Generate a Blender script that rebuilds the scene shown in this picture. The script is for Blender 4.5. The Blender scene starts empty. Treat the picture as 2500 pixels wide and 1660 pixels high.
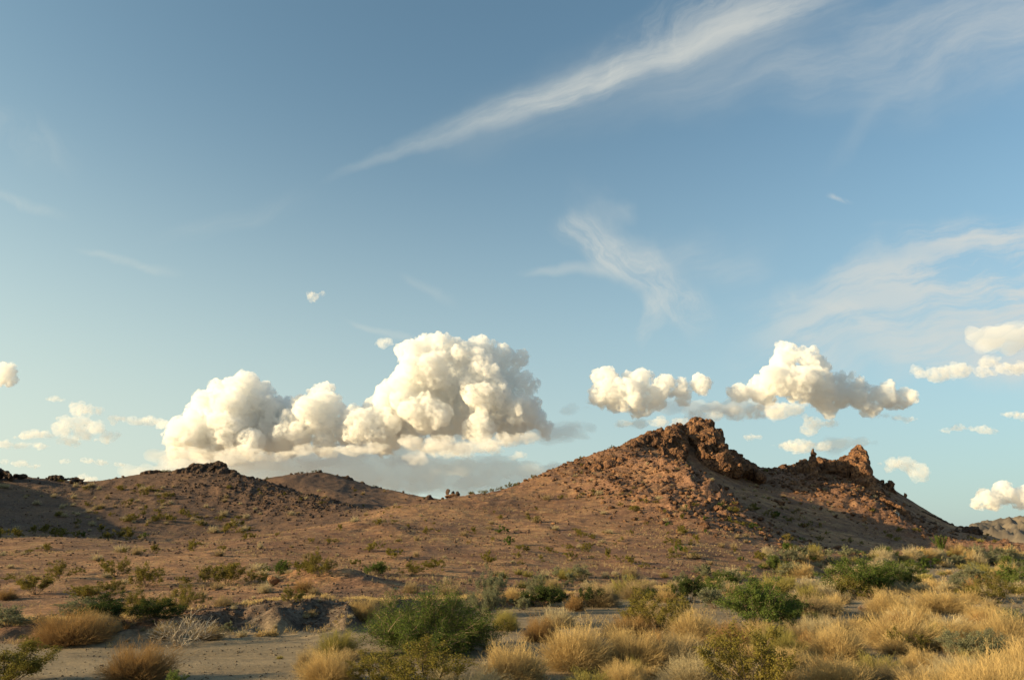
import bpy, bmesh, math, random
import numpy as np
from mathutils import Vector, Matrix, noise as mnoise

S = bpy.context.scene
COL = S.collection
R = math.radians

# ------------------------------------------------------------------ camera
F = 1875.0                      # focal length in pixels of the 2500 px wide photograph
TH = math.atan(500 / F)         # upward pitch: the horizon is 500 px below the middle
CZ = 3.4
cam_data = bpy.data.cameras.new('camera')
cam = bpy.data.objects.new('camera', cam_data)
COL.objects.link(cam)
cam_data.sensor_width = 36
cam_data.lens = 36 * F / 2500
cam_data.clip_start = 0.1
cam_data.clip_end = 60000
cam.location = (0, 0, CZ)
cam.rotation_euler = (math.pi / 2 + TH, 0, 0)
S.camera = cam
FWD = Vector((0, math.cos(TH), math.sin(TH)))
UP = Vector((0, -math.sin(TH), math.cos(TH)))

# ------------------------------------------------------------------ light
EL = R(14)
AZ = R(-104)
sun_dir = Vector((math.sin(AZ) * math.cos(EL), math.cos(AZ) * math.cos(EL), math.sin(EL)))
sun_data = bpy.data.lights.new('sun', 'SUN')
sun_data.energy = 5.0
sun_data.angle = R(0.53)
sun_data.color = (1.0, 0.765, 0.425)
sun = bpy.data.objects.new('sun', sun_data)
COL.objects.link(sun)
sun.rotation_euler = sun_dir.to_track_quat('Z', 'Y').to_euler()

S.view_settings.view_transform = 'Standard'
S.view_settings.look = 'None'
S.view_settings.gamma = 1.0
S.view_settings.use_curve_mapping = False
S.view_settings.exposure = 1.0
S.cycles.use_denoising = True
S.cycles.volume_bounces = 12
S.cycles.max_bounces = 13
S.cycles.diffuse_bounces = 3
S.cycles.glossy_bounces = 1
S.cycles.transparent_max_bounces = 64
S.cycles.use_adaptive_sampling = True
S.cycles.adaptive_threshold = 0.015


class NT:
    """small helper that writes node trees"""
    def __init__(self, tree):
        self.t = tree

    def n(self, kind, **kw):
        nd = self.t.nodes.new(kind)
        for k, v in kw.items():
            setattr(nd, k, v)
        return nd

    def put(self, sock, val):
        if isinstance(val, bpy.types.NodeSocket):
            self.t.links.new(val, sock)
        elif val is not None:
            sock.default_value = val

    def m(self, op, a, b=None, c=None, clamp=False):
        nd = self.n('ShaderNodeMath', operation=op, use_clamp=clamp)
        self.put(nd.inputs[0], a)
        self.put(nd.inputs[1], b)
        if c is not None:
            self.put(nd.inputs[2], c)
        return nd.outputs[0]

    def vm(self, op, a, b=None, out=0):
        nd = self.n('ShaderNodeVectorMath', operation=op)
        self.put(nd.inputs[0], a)
        self.put(nd.inputs[1], b)
        return nd.outputs[out]

    def rng(self, v, a, b, c=0.0, d=1.0, smooth=True):
        nd = self.n('ShaderNodeMapRange')
        nd.interpolation_type = 'SMOOTHSTEP' if smooth else 'LINEAR'
        self.put(nd.inputs[0], v)
        for k, x in enumerate((a, b, c, d)):
            self.put(nd.inputs[k + 1], x)
        return nd.outputs[0]

    def mix(self, f, a, b, blend='MIX'):
        nd = self.n('ShaderNodeMix', data_type='RGBA', blend_type=blend)
        nd.clamp_factor = True
        self.put(nd.inputs[0], f)
        self.put(nd.inputs[6], a)
        self.put(nd.inputs[7], b)
        return nd.outputs[2]

    def noise(self, vec, scale, detail=4, rough=0.55, dist=0.0, out=0, kind=None):
        nd = self.n('ShaderNodeTexNoise')
        if kind:
            nd.noise_type = kind
        self.put(nd.inputs['Vector'], vec)
        nd.inputs['Scale'].default_value = scale
        nd.inputs['Detail'].default_value = detail
        nd.inputs['Roughness'].default_value = rough
        nd.inputs['Distortion'].default_value = dist
        return nd.outputs[out]

    def comb(self, x, y, z=0.0):
        nd = self.n('ShaderNodeCombineXYZ')
        self.put(nd.inputs[0], x)
        self.put(nd.inputs[1], y)
        self.put(nd.inputs[2], z)
        return nd.outputs[0]


# ------------------------------------------------------------------ sky: Nishita with pale horizon air and high cirrus
world = bpy.data.worlds.new('World')
S.world = world
world.use_nodes = True
world.cycles.sampling_method = 'MANUAL'
world.cycles.sample_map_resolution = 512
wt = NT(world.node_tree)
bg = world.node_tree.nodes['Background']
sky = wt.n('ShaderNodeTexSky')
sky.sky_type = 'NISHITA'
sky.sun_disc = False
sky.sun_elevation = EL
sky.sun_rotation = AZ
sky.air_density = 1.0
sky.dust_density = 1.1
sky.ozone_density = 1.4
SKY_STRENGTH = 0.088
bg.inputs[1].default_value = SKY_STRENGTH
dirv = wt.n('ShaderNodeTexCoord').outputs['Generated']
dirv = wt.vm('NORMALIZE', dirv)
sepd = wt.n('ShaderNodeSeparateXYZ')
wt.put(sepd.inputs[0], dirv)
dz = sepd.outputs[2]
# low air: pale and creamy toward the sun, greyer away from it
toward_sun = wt.vm('DOT_PRODUCT', dirv, tuple(Vector((math.sin(AZ), math.cos(AZ), 0))), out=1)
side = wt.rng(toward_sun, -0.9, 0.9, smooth=False)
low = wt.rng(wt.m('ABSOLUTE', dz), 0.0, 0.72, 1.0, 0.0)
low = wt.m('POWER', low, 2.0)
k = 0.68 / SKY_STRENGTH
air = wt.mix(side, (0.27 * k, 0.375 * k, 0.42 * k, 1), (0.62 * k, 0.64 * k, 0.52 * k, 1))
lowf = wt.m('MULTIPLY', low, wt.rng(side, 0.0, 1.0, 0.70, 0.95, smooth=False))
tint = wt.mix(1.0, sky.outputs[0], wt.mix(side, (0.93, 1.11, 1.06, 1), (1.12, 1.20, 1.0, 1)), 'MULTIPLY')
col = wt.mix(lowf, tint, air)
# high ice cloud, laid out on the sky by direction
fa = wt.vm('DOT_PRODUCT', dirv, tuple(FWD), out=1)
fa_ = wt.m('MAXIMUM', fa, 0.05)
sx = wt.m('MULTIPLY', wt.m('DIVIDE', sepd.outputs[0], fa_), F / 1000)
sy = wt.m('MULTIPLY', wt.m('DIVIDE', wt.vm('DOT_PRODUCT', dirv, tuple(UP), out=1), fa_), F / 1000)
P = wt.comb(sx, sy)             # thousandths of the frame's pixels, y up
warp = wt.vm('SUBTRACT', wt.noise(P, 2.0, 3, 0.6, out=1), (0.5, 0.5, 0.5))
fine = wt.vm('SUBTRACT', wt.noise(P, 8.0, 3, 0.65, out=1), (0.5, 0.5, 0.5))


def warped(a, b):
    v = wt.vm('ADD', P, wt.vm('MULTIPLY', warp, (a, a, 0)))
    return wt.vm('ADD', v, wt.vm('MULTIPLY', fine, (b, b, 0)))


PW = {'calm': warped(0.12, 0.03), 'wild': warped(0.34, 0.07), 'mid': warped(0.20, 0.035)}


def fibres(ang, along, across, seed, src):
    """ice fibres combed in one direction"""
    ax = (math.cos(ang), math.sin(ang), 0)
    ay = (-math.sin(ang), math.cos(ang), 0)
    s = wt.vm('DOT_PRODUCT', PW[src], ax, out=1)
    t = wt.vm('DOT_PRODUCT', PW[src], ay, out=1)
    return wt.noise(wt.comb(wt.m('MULTIPLY', s, along), wt.m('MULTIPLY', t, across), seed), 1.0, 6, 0.66)


FIB = {'A': fibres(R(21), 2.2, 14, 1.0, 'calm'), 'B': fibres(R(-52), 4.0, 11, 4.0, 'wild'), 'C': fibres(R(17), 3.0, 15, 8.0, 'mid'), 'D': fibres(R(55), 3.0, 9, 12.0, 'wild')}
cirrus = None


def streak(x0, y0, x1, y1, w0, w1, amt, g='A', src='calm', lo=0.30, hi=0.72, floor=0.0, soft=1.0):
    """tapered band of ice cloud from one direction to another"""
    global cirrus
    a = Vector(((x0 - 1250) / 1000, (830 - y0) / 1000, 0))
    b = Vector(((x1 - 1250) / 1000, (830 - y1) / 1000, 0))
    ln = (b - a).length
    ax = (b - a) / ln
    q = wt.vm('SUBTRACT', PW[src], tuple(a))
    s = wt.vm('DOT_PRODUCT', q, tuple(ax), out=1)
    t = wt.vm('DOT_PRODUCT', q, (-ax.y, ax.x, 0), out=1)
    sn = wt.m('DIVIDE', s, ln)
    wd = wt.rng(sn, 0.0, 1.0, w0 / 1000, w1 / 1000, smooth=False)
    body = wt.rng(wt.m('DIVIDE', wt.m('ABSOLUTE', t), wd), 1.0, 0.0)
    if soft != 1.0:
        body = wt.m('POWER', body, soft)
    ends = wt.m('MULTIPLY', wt.rng(sn, -0.05, 0.30), wt.rng(sn, 1.10, 0.68))
    v = wt.m('MULTIPLY', wt.m('MULTIPLY', body, ends), wt.m('MULTIPLY', wt.rng(FIB[g], lo, hi, floor, 1.0), amt))
    if cirrus is None:
        cirrus = v
    else:                                            # thin veils lie over one another
        cirrus = wt.m('SUBTRACT', wt.m('ADD', cirrus, v), wt.m('MULTIPLY', cirrus, v))


streak(800, 450, 1400, 205, 12, 70, 0.30, 'A', lo=0.15, hi=0.65, floor=.2)
streak(1080, 345, 2150, -90, 46, 110, 0.62, 'A', lo=0.25, hi=0.72, floor=.25, soft=1.3)
streak(1300, 285, 1560, 180, 36, 46, 0.42, 'A', lo=0.3, hi=0.6, floor=.3)
streak(1560, 180, 2120, -60, 46, 60, 0.28, 'A', lo=0.3, hi=0.66, floor=.1)
streak(1000, 380, 2000, 30, 70, 260, 0.16, 'A', lo=0.2, hi=0.7, floor=.3, soft=1.2)
streak(1420, 230, 1800, -100, 90, 130, 0.34, 'D', 'wild', lo=0.42, hi=0.68)
streak(1500, 250, 2900, 20, 120, 300, 0.30, 'C', 'wild', lo=0.25, hi=0.75, floor=.3, soft=1.2)
streak(2000, 30, 2900, 110, 110, 210, 0.24, 'C', 'wild', lo=0.25, hi=0.7, floor=.3)
streak(1380, 490, 1740, 820, 110, 60, 0.62, 'B', 'wild', lo=0.34, hi=0.66, floor=.1)
streak(1380, 500, 1500, 660, 80, 85, 0.40, 'B', 'wild', lo=0.3, hi=0.62, floor=.2)
streak(1600, 690, 1540, 860, 60, 30, 0.55, 'D', 'wild', lo=0.32, hi=0.64, floor=.15)
streak(1250, 664, 1560, 655, 12, 46, 0.26, 'C', lo=0.25, hi=0.6, floor=.3)
streak(1420, 560, 1900, 650, 60, 130, 0.20, 'C', 'wild', lo=0.3, hi=0.7, floor=.2)
streak(1960, 700, 2760, 640, 50, 230, 0.66, 'C', 'wild', lo=0.38, hi=0.60, floor=.08)
streak(2140, 610, 2700, 480, 60, 100, 0.75, 'C', 'wild', lo=0.36, hi=0.66)
streak(1880, 690, 2200, 830, 30, 60, 0.28, 'B', 'wild', lo=0.34, hi=0.66)
streak(1780, 840, 2750, 740, 150, 220, 0.66, 'C', 'wild', lo=0.34, hi=0.60, floor=.2)
streak(2100, 900, 2800, 820, 60, 150, 0.60, 'C', 'wild', lo=0.3, hi=0.66, floor=.2)
streak(-160, 240, 180, 410, 60, 90, 0.12, 'B', lo=0.3, hi=0.7)
streak(-80, 440, 170, 535, 14, 20, 0.16, 'B', lo=0.2, hi=0.6)
streak(200, 615, 440, 672, 12, 20, 0.20, 'C', lo=0.2, hi=0.6)
streak(380, 590, 780, 470, 30, 40, 0.10, 'A', lo=0.25, hi=0.7)
streak(830, 775, 1050, 840, 10, 20, 0.20, 'B', lo=0.2, hi=0.6)
streak(980, 675, 1120, 735, 12, 20, 0.12, 'B', lo=0.2, hi=0.6)
streak(2000, 440, 2190, 190, 30, 50, 0.10, 'D', lo=0.2, hi=0.7)
streak(2005, 478, 2080, 502, 10, 11, 0.40, 'B', lo=0.3, hi=0.6)
cirrus = wt.m('MULTIPLY', cirrus, wt.rng(fa, 0.2, 0.5))
icy = wt.mix(side, (0.50 * k, 0.50 * k, 0.47 * k, 1), (0.62 * k, 0.62 * k, 0.52 * k, 1))
col = wt.mix(cirrus, col, icy)
wt.put(bg.inputs[0], col)


# ------------------------------------------------------------------ helpers
def at(px, py, Y):
    """the world point at depth Y that the photograph shows at pixel (px, py)"""
    u = (px - 1250) / F
    v = (830 - py) / F
    d = Vector((u, math.cos(TH) - v * math.sin(TH), math.sin(TH) + v * math.cos(TH)))
    return Vector((0, 0, CZ)) + d * (Y / d.y)


def mesh_obj(name, verts, faces, mat=None, parent=None, smooth=False, link=True):
    me = bpy.data.meshes.new(name)
    verts = np.asarray(verts, dtype=np.float32)
    faces = np.asarray(faces, dtype=np.int32)
    nv, (nf, k_) = len(verts), faces.shape
    me.vertices.add(nv)
    me.vertices.foreach_set('co', verts.ravel())
    me.loops.add(nf * k_)
    me.loops.foreach_set('vertex_index', faces.ravel())
    me.polygons.add(nf)
    me.polygons.foreach_set('loop_start', np.arange(0, nf * k_, k_, dtype=np.int32))
    if smooth:
        me.polygons.foreach_set('use_smooth', np.ones(nf, dtype=bool))
    me.update(calc_edges=True)
    if mat:
        me.materials.append(mat)
    o = bpy.data.objects.new(name, me)
    if link:
        COL.objects.link(o)
    if parent:
        o.parent = parent
    return o


def tag(o, label=None, cat=None, group=None, kind=None):
    if label:
        o['label'] = label
    if cat:
        o['category'] = cat
    if group:
        o['group'] = group
    if kind:
        o['kind'] = kind
    return o


def ico(sub):
    bm = bmesh.new()
    bmesh.ops.create_icosphere(bm, subdivisions=sub, radius=1)
    v = np.array([x.co[:] for x in bm.verts])
    f = np.array([[x.index for x in y.verts] for y in bm.faces])
    bm.free()
    return v, f


ICO1, ICO2, ICO3, ICO4 = ico(1), ico(2), ico(3), ico(4)


# numpy gradient noise
_prm = np.random.RandomState(5).permutation(4096)
_grd = np.random.RandomState(6).normal(size=(4096, 3))
_grd /= np.linalg.norm(_grd, axis=1)[:, None]


def perlin(p):
    p = np.asarray(p, dtype=np.float64)
    i = np.floor(p).astype(np.int64)
    f = p - i
    u = f * f * f * (f * (f * 6 - 15) + 10)
    out = 0
    for dx in (0, 1):
        for dy in (0, 1):
            for dz_ in (0, 1):
                h = _prm[(_prm[(_prm[(i[..., 0] + dx) & 4095] + i[..., 1] + dy) & 4095] + i[..., 2] + dz_) & 4095]
                g = _grd[h]
                d = g[..., 0] * (f[..., 0] - dx) + g[..., 1] * (f[..., 1] - dy) + g[..., 2] * (f[..., 2] - dz_)
                w = (u[..., 0] if dx else 1 - u[..., 0]) * (u[..., 1] if dy else 1 - u[..., 1]) * (u[..., 2] if dz_ else 1 - u[..., 2])
                out = out + w * d
    return out * 1.6


def fbm3(p, octaves=4, gain=0.5):
    p = np.asarray(p, dtype=np.float64)
    a, s_ = 1.0, 0
    for o_ in range(octaves):
        s_ = s_ + a * perlin(p + o_ * 17.3)
        p = p * 2.03
        a *= gain
    return s_


def ridged3(p, octaves=4, gain=0.5):
    p = np.asarray(p, dtype=np.float64)
    a, s_ = 1.0, 0
    for o_ in range(octaves):
        s_ = s_ + a * (1 - 2 * np.abs(perlin(p + o_ * 11.7)))
        p = p * 2.07
        a *= gain
    return s_


def remeshed(V, Fa, voxel, smooth_it=0):
    """one closed skin round everything in the mesh"""
    src = mesh_obj('skin', V, Fa)
    md = src.modifiers.new('r', 'REMESH')
    md.mode = 'VOXEL'
    md.voxel_size = voxel
    if smooth_it:
        sm = src.modifiers.new('s', 'SMOOTH')
        sm.iterations = smooth_it
        sm.factor = 0.5
    dg = bpy.context.evaluated_depsgraph_get()
    me = bpy.data.meshes.new_from_object(src.evaluated_get(dg))
    old = src.data
    bpy.data.objects.remove(src)
    bpy.data.meshes.remove(old)
    co = np.empty(len(me.vertices) * 3)
    me.vertices.foreach_get('co', co)
    nn = np.empty(len(me.vertices) * 3)
    me.vertices.foreach_get('normal', nn)
    return me, co.reshape(-1, 3), nn.reshape(-1, 3)




def cells(p, seed=0):
    """Worley cells: distance to the nearest wall between two cells and a random number per cell"""
    i0 = np.floor(p).astype(np.int64)
    f1 = np.full(len(p), 9.0)
    f2 = np.full(len(p), 9.0)
    cid = np.zeros(len(p))
    for dx in (-1, 0, 1):
        for dy in (-1, 0, 1):
            for dz_ in (-1, 0, 1):
                c = i0 + np.array([dx, dy, dz_])
                h = _prm[(_prm[(_prm[(c[:, 0] + seed) & 4095] + c[:, 1]) & 4095] + c[:, 2]) & 4095]
                j = np.stack([_prm[h], _prm[(h + 77) & 4095], _prm[(h + 991) & 4095]], 1) / 4096.0
                d = np.linalg.norm(c + j - p, axis=1)
                closer = d < f1
                f2 = np.where(closer, f1, np.minimum(f2, d))
                cid = np.where(closer, h / 4096.0, cid)
                f1 = np.where(closer, d, f1)
    return f2 - f1, cid


# landmarks in the photograph's pixels, used to say in a label where a scattered thing stands
MARKS = [(500, 1134, 'the boulder cap'), (155, 1166, 'the flat dark slab'), (215, 1178, 'the left skyline notch'), (5, 1148, 'the far left dark outcrop'), (780, 1156, 'the middle hill top'),
         (860, 1168, 'the middle hill knobs'), (1104, 1208, 'the saddle boulder cluster'), (1403, 1138, 'the two round skyline boulders'), (1520, 1125, 'the bulging outcrop'),
         (1700, 1030, 'the highest rock'), (1650, 1040, 'the summit notch'), (1820, 1130, 'the rock step'), (1985, 1120, 'the thin pinnacle'), (2100, 1110, 'the tall pinnacle'),
         (2173, 1180, 'the dark knob'), (2189, 1256, 'the painted rock'), (2378, 1294, 'the rounded dark block'), (2300, 1340, 'the ocotillo'), (1745, 1240, 'the orange spur boulders'),
         (2047, 1333, 'the lone round red boulder'), (665, 1422, 'the square cut boulder'), (788, 1425, 'the red rock mound'), (2112, 1485, 'the pinkish boulder'),
         (284, 1385, 'the round green creosote'), (88, 1430, 'the wide low creosote'), (440, 1470, 'the upright creosote'), (312, 1495, 'the dark olive bush'), (445, 1540, 'the dead brush'),
         (628, 1380, 'the pale grey dome'), (530, 1405, 'the creosote pair'), (781, 1385, 'the tall airy creosote'), (914, 1388, 'the compact green bush'), (885, 1485, 'the round golden brown shrub'),
         (1050, 1510, 'the largest bush'), (915, 1332, 'the round dark slope bush'), (1242, 1317, 'the upright slope bush'), (1232, 1292, 'the little centre bush'), (1320, 1280, 'the lone dark stone'),
         (1272, 1340, 'the wide low slope bush'), (1316, 1216, 'the lone brown upper stone'), (1366, 1505, 'the neat pale dome'), (1322, 1530, 'the rust brown wash shrub'), (1466, 1450, 'the broad straw topped bush'),
         (1682, 1440, 'the dark glossy bush'), (1615, 1500, 'the arching bare branches'), (1852, 1480, 'the broad green bush'), (2122, 1410, 'the wide green bush'), (2022, 1420, 'the straw ball shrub'),
         (2300, 1462, 'the long golden mound'), (2172, 1470, 'the bright orange shrub'), (2428, 1440, 'the right hand olive bush'), (2052, 1560, 'the rounded orange gold clump'),
         (2375, 1580, 'the feathery grey green shrub'), (1405, 1570, 'the tallest golden clump'), (1550, 1580, 'the orange gold clump'), (2190, 1540, 'the open golden shrub'), (1890, 1420, 'the yellow green bush'),
         (30, 1300, 'the left crest bush'), (370, 1338, 'the valley front bush'), (475, 1330, 'the valley end bush'), (175, 1530, 'the broad brownish shrub'), (1530, 1362, 'the long shadowed bush'),
         (1485, 1348, 'the bush below the main crag'), (1920, 1343, 'the bush under the dark slope'), (2240, 1400, 'the brush belt middle'), (2455, 1560, 'the huge corner clump')]
USED = set()


def place_label(what, px, py, where=''):
    """what it is plus a true place beside a landmark; a label not used before where one can be found"""
    near = sorted(MARKS, key=lambda m: math.hypot(m[0] - px, m[1] - py))[:7]
    first = None
    for mx, my, nm in near:
        dx, dy = px - mx, py - my
        d = math.hypot(dx, dy)
        hor = 'right of' if dx > 0 else 'left of'
        ver = 'below' if dy > 0 else 'above'
        if abs(dx) > 2.2 * abs(dy):
            dirs = hor
        elif abs(dy) > 2.2 * abs(dx):
            dirs = ver
        else:
            dirs = ver + ' and ' + hor
        dist = 'just ' if d < 35 else ('a little ' if d < 75 else ('some way ' if d < 140 else 'far '))
        lab = f'{what} {dist}{dirs} {nm}'
        if len(lab.split()) > 16:
            continue
        first = first or lab
        if lab not in USED:
            USED.add(lab)
            return lab
    return first
# ------------------------------------------------------------------ clouds: real volumes lit by the sun
CD = 3000.0
def cloud_material(name, dens, nscale=0.0, lo=0.35, hi=0.65, step=1.0):
    m = bpy.data.materials.new(name)
    m.use_nodes = True
    t = NT(m.node_tree)
    m.node_tree.nodes.clear()
    out = t.n('ShaderNodeOutputMaterial')
    pv = t.n('ShaderNodeVolumePrincipled')
    pv.inputs['Color'].default_value = (1, 0.997, 0.985, 1)
    pv.inputs['Anisotropy'].default_value = 0.0
    pv.inputs['Density Attribute'].default_value = ''
    pv.inputs['Density'].default_value = dens
    if nscale:
        nz = t.noise(t.n('ShaderNodeTexCoord').outputs['Object'], nscale, 6, 0.66)
        t.put(pv.inputs['Density'], t.rng(nz, lo, hi, 0.0, dens))
        m.cycles.volume_step_rate = step
    # the skin round the vapour lets all light through
    tr = t.n('ShaderNodeBsdfTransparent')
    t.put(tr.inputs[0], t.mix(0.5, (1, 1, 1, 1), (1, 1, 1, 1)))
    t.put(out.inputs['Surface'], tr.outputs[0])
    t.put(out.inputs['Volume'], pv.outputs[0])
    return m


M_CLOUD = {'dense': cloud_material('cumulus', 0.066, 0.042, 0.41, 0.55, 0.12),
           'huge': cloud_material('towering_cumulus', 0.070, 0.052, 0.435, 0.535, 0.05),
           'small': cloud_material('thin_cumulus', 0.026, 0.05, 0.34, 0.64, 0.3),
           'soft': cloud_material('cloud_base', 0.0054)}
M_CLOUD['soft'].cycles.volume_sampling = 'DISTANCE'


def cloud(seeds, label, style='dense', puffs=9, seed=0, depth=90, flat=None, group='cumulus clouds above the hills', D=CD, squash=1.0):
    """seeds: (px, py, radius in px) lobes; every lobe carries puffs on puffs"""
    rg = random.Random(seed + 17)
    sph = []
    sc = D / F
    for s_ in seeds:
        px, py, r = s_[:3]
        Rr = r * sc * (.80 if style == 'dense' else .92)
        c = at(px, py, D + rg.uniform(-depth, depth) * min(1, r / 30))
        sph.append((c, Rr, squash))
        if style == 'soft':
            for j in range(puffs):
                v = Vector((rg.gauss(0, 1.3), rg.gauss(0, .6), rg.gauss(0, .25)))
                sph.append((c + v * Rr * 0.8, Rr * rg.uniform(.5, .95), squash))
            continue
        if style == 'small':
            for j in range(9):
                v = Vector((rg.gauss(0, .75), rg.gauss(0, .4), rg.gauss(0, .38)))
                sph.append((c + Vector((v.x, v.y, v.z * squash)) * Rr, Rr * rg.uniform(.25, .6), squash))
        for j in range(puffs):
            v = Vector((rg.gauss(0, 1), rg.gauss(0, 1) - 0.4, rg.gauss(0, 1) + .35)).normalized()
            c2 = c + Vector((v.x, v.y, v.z * squash)) * Rr * rg.uniform(.7, .92)
            R2 = Rr * rg.uniform(.2, .6)
            sph.append((c2, R2, squash))
            for l in range(rg.choice((2, 4, 7))):
                v2 = (v + Vector((rg.gauss(0, 1), rg.gauss(0, 1), rg.gauss(0, 1) + .3)) * .8).normalized()
                sph.append((c2 + Vector((v2.x, v2.y, v2.z * squash)) * R2 * .9, R2 * rg.uniform(.2, .55), squash))
    V, Fa, n = [], [], 0
    fz = None if flat is None else at(1250, flat, D).z
    for c, r, q in sph:
        if r < 2:
            continue
        if fz is not None and c.z - r * .4 < fz:
            c = Vector((c.x, c.y, fz + r * .4))
        bv, bf = ICO2 if r > 10 else ICO1
        V.append(bv * np.array([r * (1.35 if style == 'small' else (1.6 if style == 'soft' else 1.0)), r, r * q]) + np.array(c))
        Fa.append(bf + n)
        n += len(bv)
    V = np.vstack(V)
    c0 = V.mean(0)
    vox = {'dense': 3.4, 'small': 2.8, 'soft': 12.0}[style]
    me, co, nn = remeshed(V - c0, np.vstack(Fa), vox, 1 if style != 'soft' else 6)
    wob = fbm3(co / 70.0 + seed * 7, 3, .55) * 12 + np.abs(fbm3(co / 26.0 + seed, 5, .66)) * 15 + 4
    if style == 'small':
        wob = fbm3(co / 14.0 + seed * 7, 4) * 7
    if style == 'soft':
        wob = fbm3(co / 60.0, 3) * 30
    co = co + nn * wob[:, None]
    # a second skin, so that the folded one does not cross itself
    tri = np.empty(len(me.loops), dtype=np.int32)
    me.loops.foreach_get('vertex_index', tri)
    old = me
    me, co, nn = remeshed(co, tri.reshape(-1, 4) if len(me.loops) == 4 * len(me.polygons) else tri.reshape(-1, 3), vox * .95, 0)
    bpy.data.meshes.remove(old)
    me.materials.clear()
    me.materials.append(M_CLOUD['huge' if style == 'dense' and seed in (1, 2, 3) else style])
    o = bpy.data.objects.new('cloud', me)
    COL.objects.link(o)
    o.location = c0
    tag(o, label, 'cloud', group)
    global cloud_tris
    cloud_tris += len(me.loops) // 2
    return o


cloud_tris = 0
cloud([(1010, 862, 38), (1045, 852, 36), (1080, 850, 34), (1120, 862, 36), (1170, 850, 32), (1195, 862, 26), (1230, 868, 24), (1270, 872, 20), (1010, 905, 44),
       (1060, 905, 50), (1120, 910, 50), (1180, 905, 44), (985, 945, 44), (1040, 955, 60), (1110, 960, 60), (1180, 960, 56), (1240, 922, 34), (1225, 955, 40), (1285, 945, 26),
       (940, 975, 38), (915, 1000, 30), (965, 1000, 50), (1040, 1010, 56), (1120, 1015, 56), (1200, 1010, 56), (1270, 1000, 44), (1300, 1020, 34), (1250, 1040, 44),
       (1170, 1045, 40), (1080, 1050, 40), (1000, 1045, 40), (1330, 1045, 22)],
      'tallest white cumulus tower, cauliflower topped, rising over the saddle between the hills', seed=1, flat=1070)
cloud([(545, 965, 40), (590, 945, 40), (630, 960, 34), (510, 985, 34), (570, 1000, 60), (490, 1020, 36), (630, 1000, 56), (670, 985, 26),
       (470, 1015, 20), (540, 1050, 56), (600, 1055, 50), (470, 1060, 40), (430, 1075, 30), (500, 1085, 40)],
      'rounded white cumulus head over the rocky top of the left hill', seed=2, flat=1115)
cloud([(700, 1000, 30), (735, 985, 24), (680, 1030, 44), (780, 970, 32), (805, 990, 34), (760, 1000, 40), (650, 1060, 50), (720, 1050, 56), (790, 1035, 52), (840, 1045, 40),
       (880, 1035, 44), (925, 1040, 46), (960, 1050, 40), (610, 1085, 36), (860, 1065, 40), (700, 1085, 36), (790, 1080, 34), (940, 1075, 34), (870, 1020, 26)],
      'long low cumulus shelf joining the left cloud head to the tall tower', seed=3, flat=1098)
cloud([(440, 1065, 32), (470, 1050, 30), (500, 1080, 34), (540, 1085, 30), (430, 1100, 22), (580, 1085, 30)],
      'small bright foot of cumulus low over the left hill', seed=4, flat=1112)
cloud([(1480, 925, 32), (1470, 965, 34), (1560, 930, 34), (1540, 960, 38), (1620, 945, 32), (1500, 975, 34), (1600, 970, 34), (1660, 950, 24),
       (1710, 940, 22), (1560, 990, 28), (1670, 975, 20)],
      'compact white cumulus just left of and above the main summit', seed=5, flat=1008, depth=30)
cloud([(1915, 865, 28), (1910, 890, 36), (1970, 868, 26), (1985, 900, 34), (1900, 930, 44), (1950, 940, 50), (1860, 950, 38), (2000, 950, 50),
       (1810, 960, 26), (2050, 960, 42), (2100, 970, 36), (2150, 965, 30), (2190, 975, 30), (2225, 975, 16), (2090, 935, 18), (2170, 950, 18),
       (2020, 985, 34), (2120, 990, 26)],
      'pointed cumulus with two white horns above the gap between the two peaks', seed=6, flat=1000, depth=40)
cloud([(1790, 1010, 26), (1850, 1005, 30), (1900, 1005, 30), (1940, 1000, 22), (1700, 1018, 22), (1740, 1015, 22)],
      'thin ragged cloud strip behind the main summit', 'small', seed=7, flat=1036, squash=.7)
cloud([(1520, 1036, 16), (1560, 1036, 20), (1610, 1032, 20), (1660, 1030, 18)],
      'flat cloud sliver touching the left shoulder of the main summit', 'small', seed=8, flat=1048, squash=.6)
cloud([(1985, 1035, 20), (1975, 1050, 16), (2030, 1035, 12)], 'small ragged puff left of the right hand pinnacle', 'small', seed=9)
cloud([(2180, 1130, 16), (2215, 1135, 20), (2240, 1155, 20), (2170, 1145, 10), (2250, 1140, 12)],
      'small cumulus puff right of the tall pinnacle', 'small', seed=10)
cloud([(2405, 1216, 18), (2385, 1228, 14), (2450, 1210, 24), (2490, 1218, 24), (2425, 1228, 18), (2520, 1212, 30)],
      'cumulus low over the far mountain at the right edge', 'dense', seed=11, flat=1248, depth=20)
cloud([(2400, 1050, 14), (2380, 1048, 10), (2340, 1045, 14), (2310, 1050, 10), (2412, 1052, 12)],
      'little cloud fragment high over the right slope', 'small', seed=12, squash=.7)
cloud([(1930, 1090, 20), (1960, 1090, 24), (2010, 1092, 16)], 'soft pale cloud patch just above the thin pinnacle', 'small', seed=13, squash=.7)
cloud([(2410, 820, 34), (2460, 812, 40), (2520, 830, 50), (2450, 845, 34)], 'cream cloud patch at the right edge under the cirrus', 'soft', seed=14, squash=.6)
cloud([(2290, 915, 26), (2340, 905, 28), (2400, 910, 18), (2410, 885, 20), (2450, 900, 18), (2490, 900, 22), (2240, 905, 16)],
      'row of broken cumulus scraps near the right edge', 'small', seed=15, squash=.8)
cloud([(2470, 1012, 16), (2500, 1014, 18)], 'thin cloud sliver at the right edge above the far mountain', 'small', seed=16, squash=.5)
cloud([(1830, 1068, 12), (1850, 1066, 10)], 'tiny cloud scrap below the horned cumulus', 'small', seed=17, squash=.6)
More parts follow.
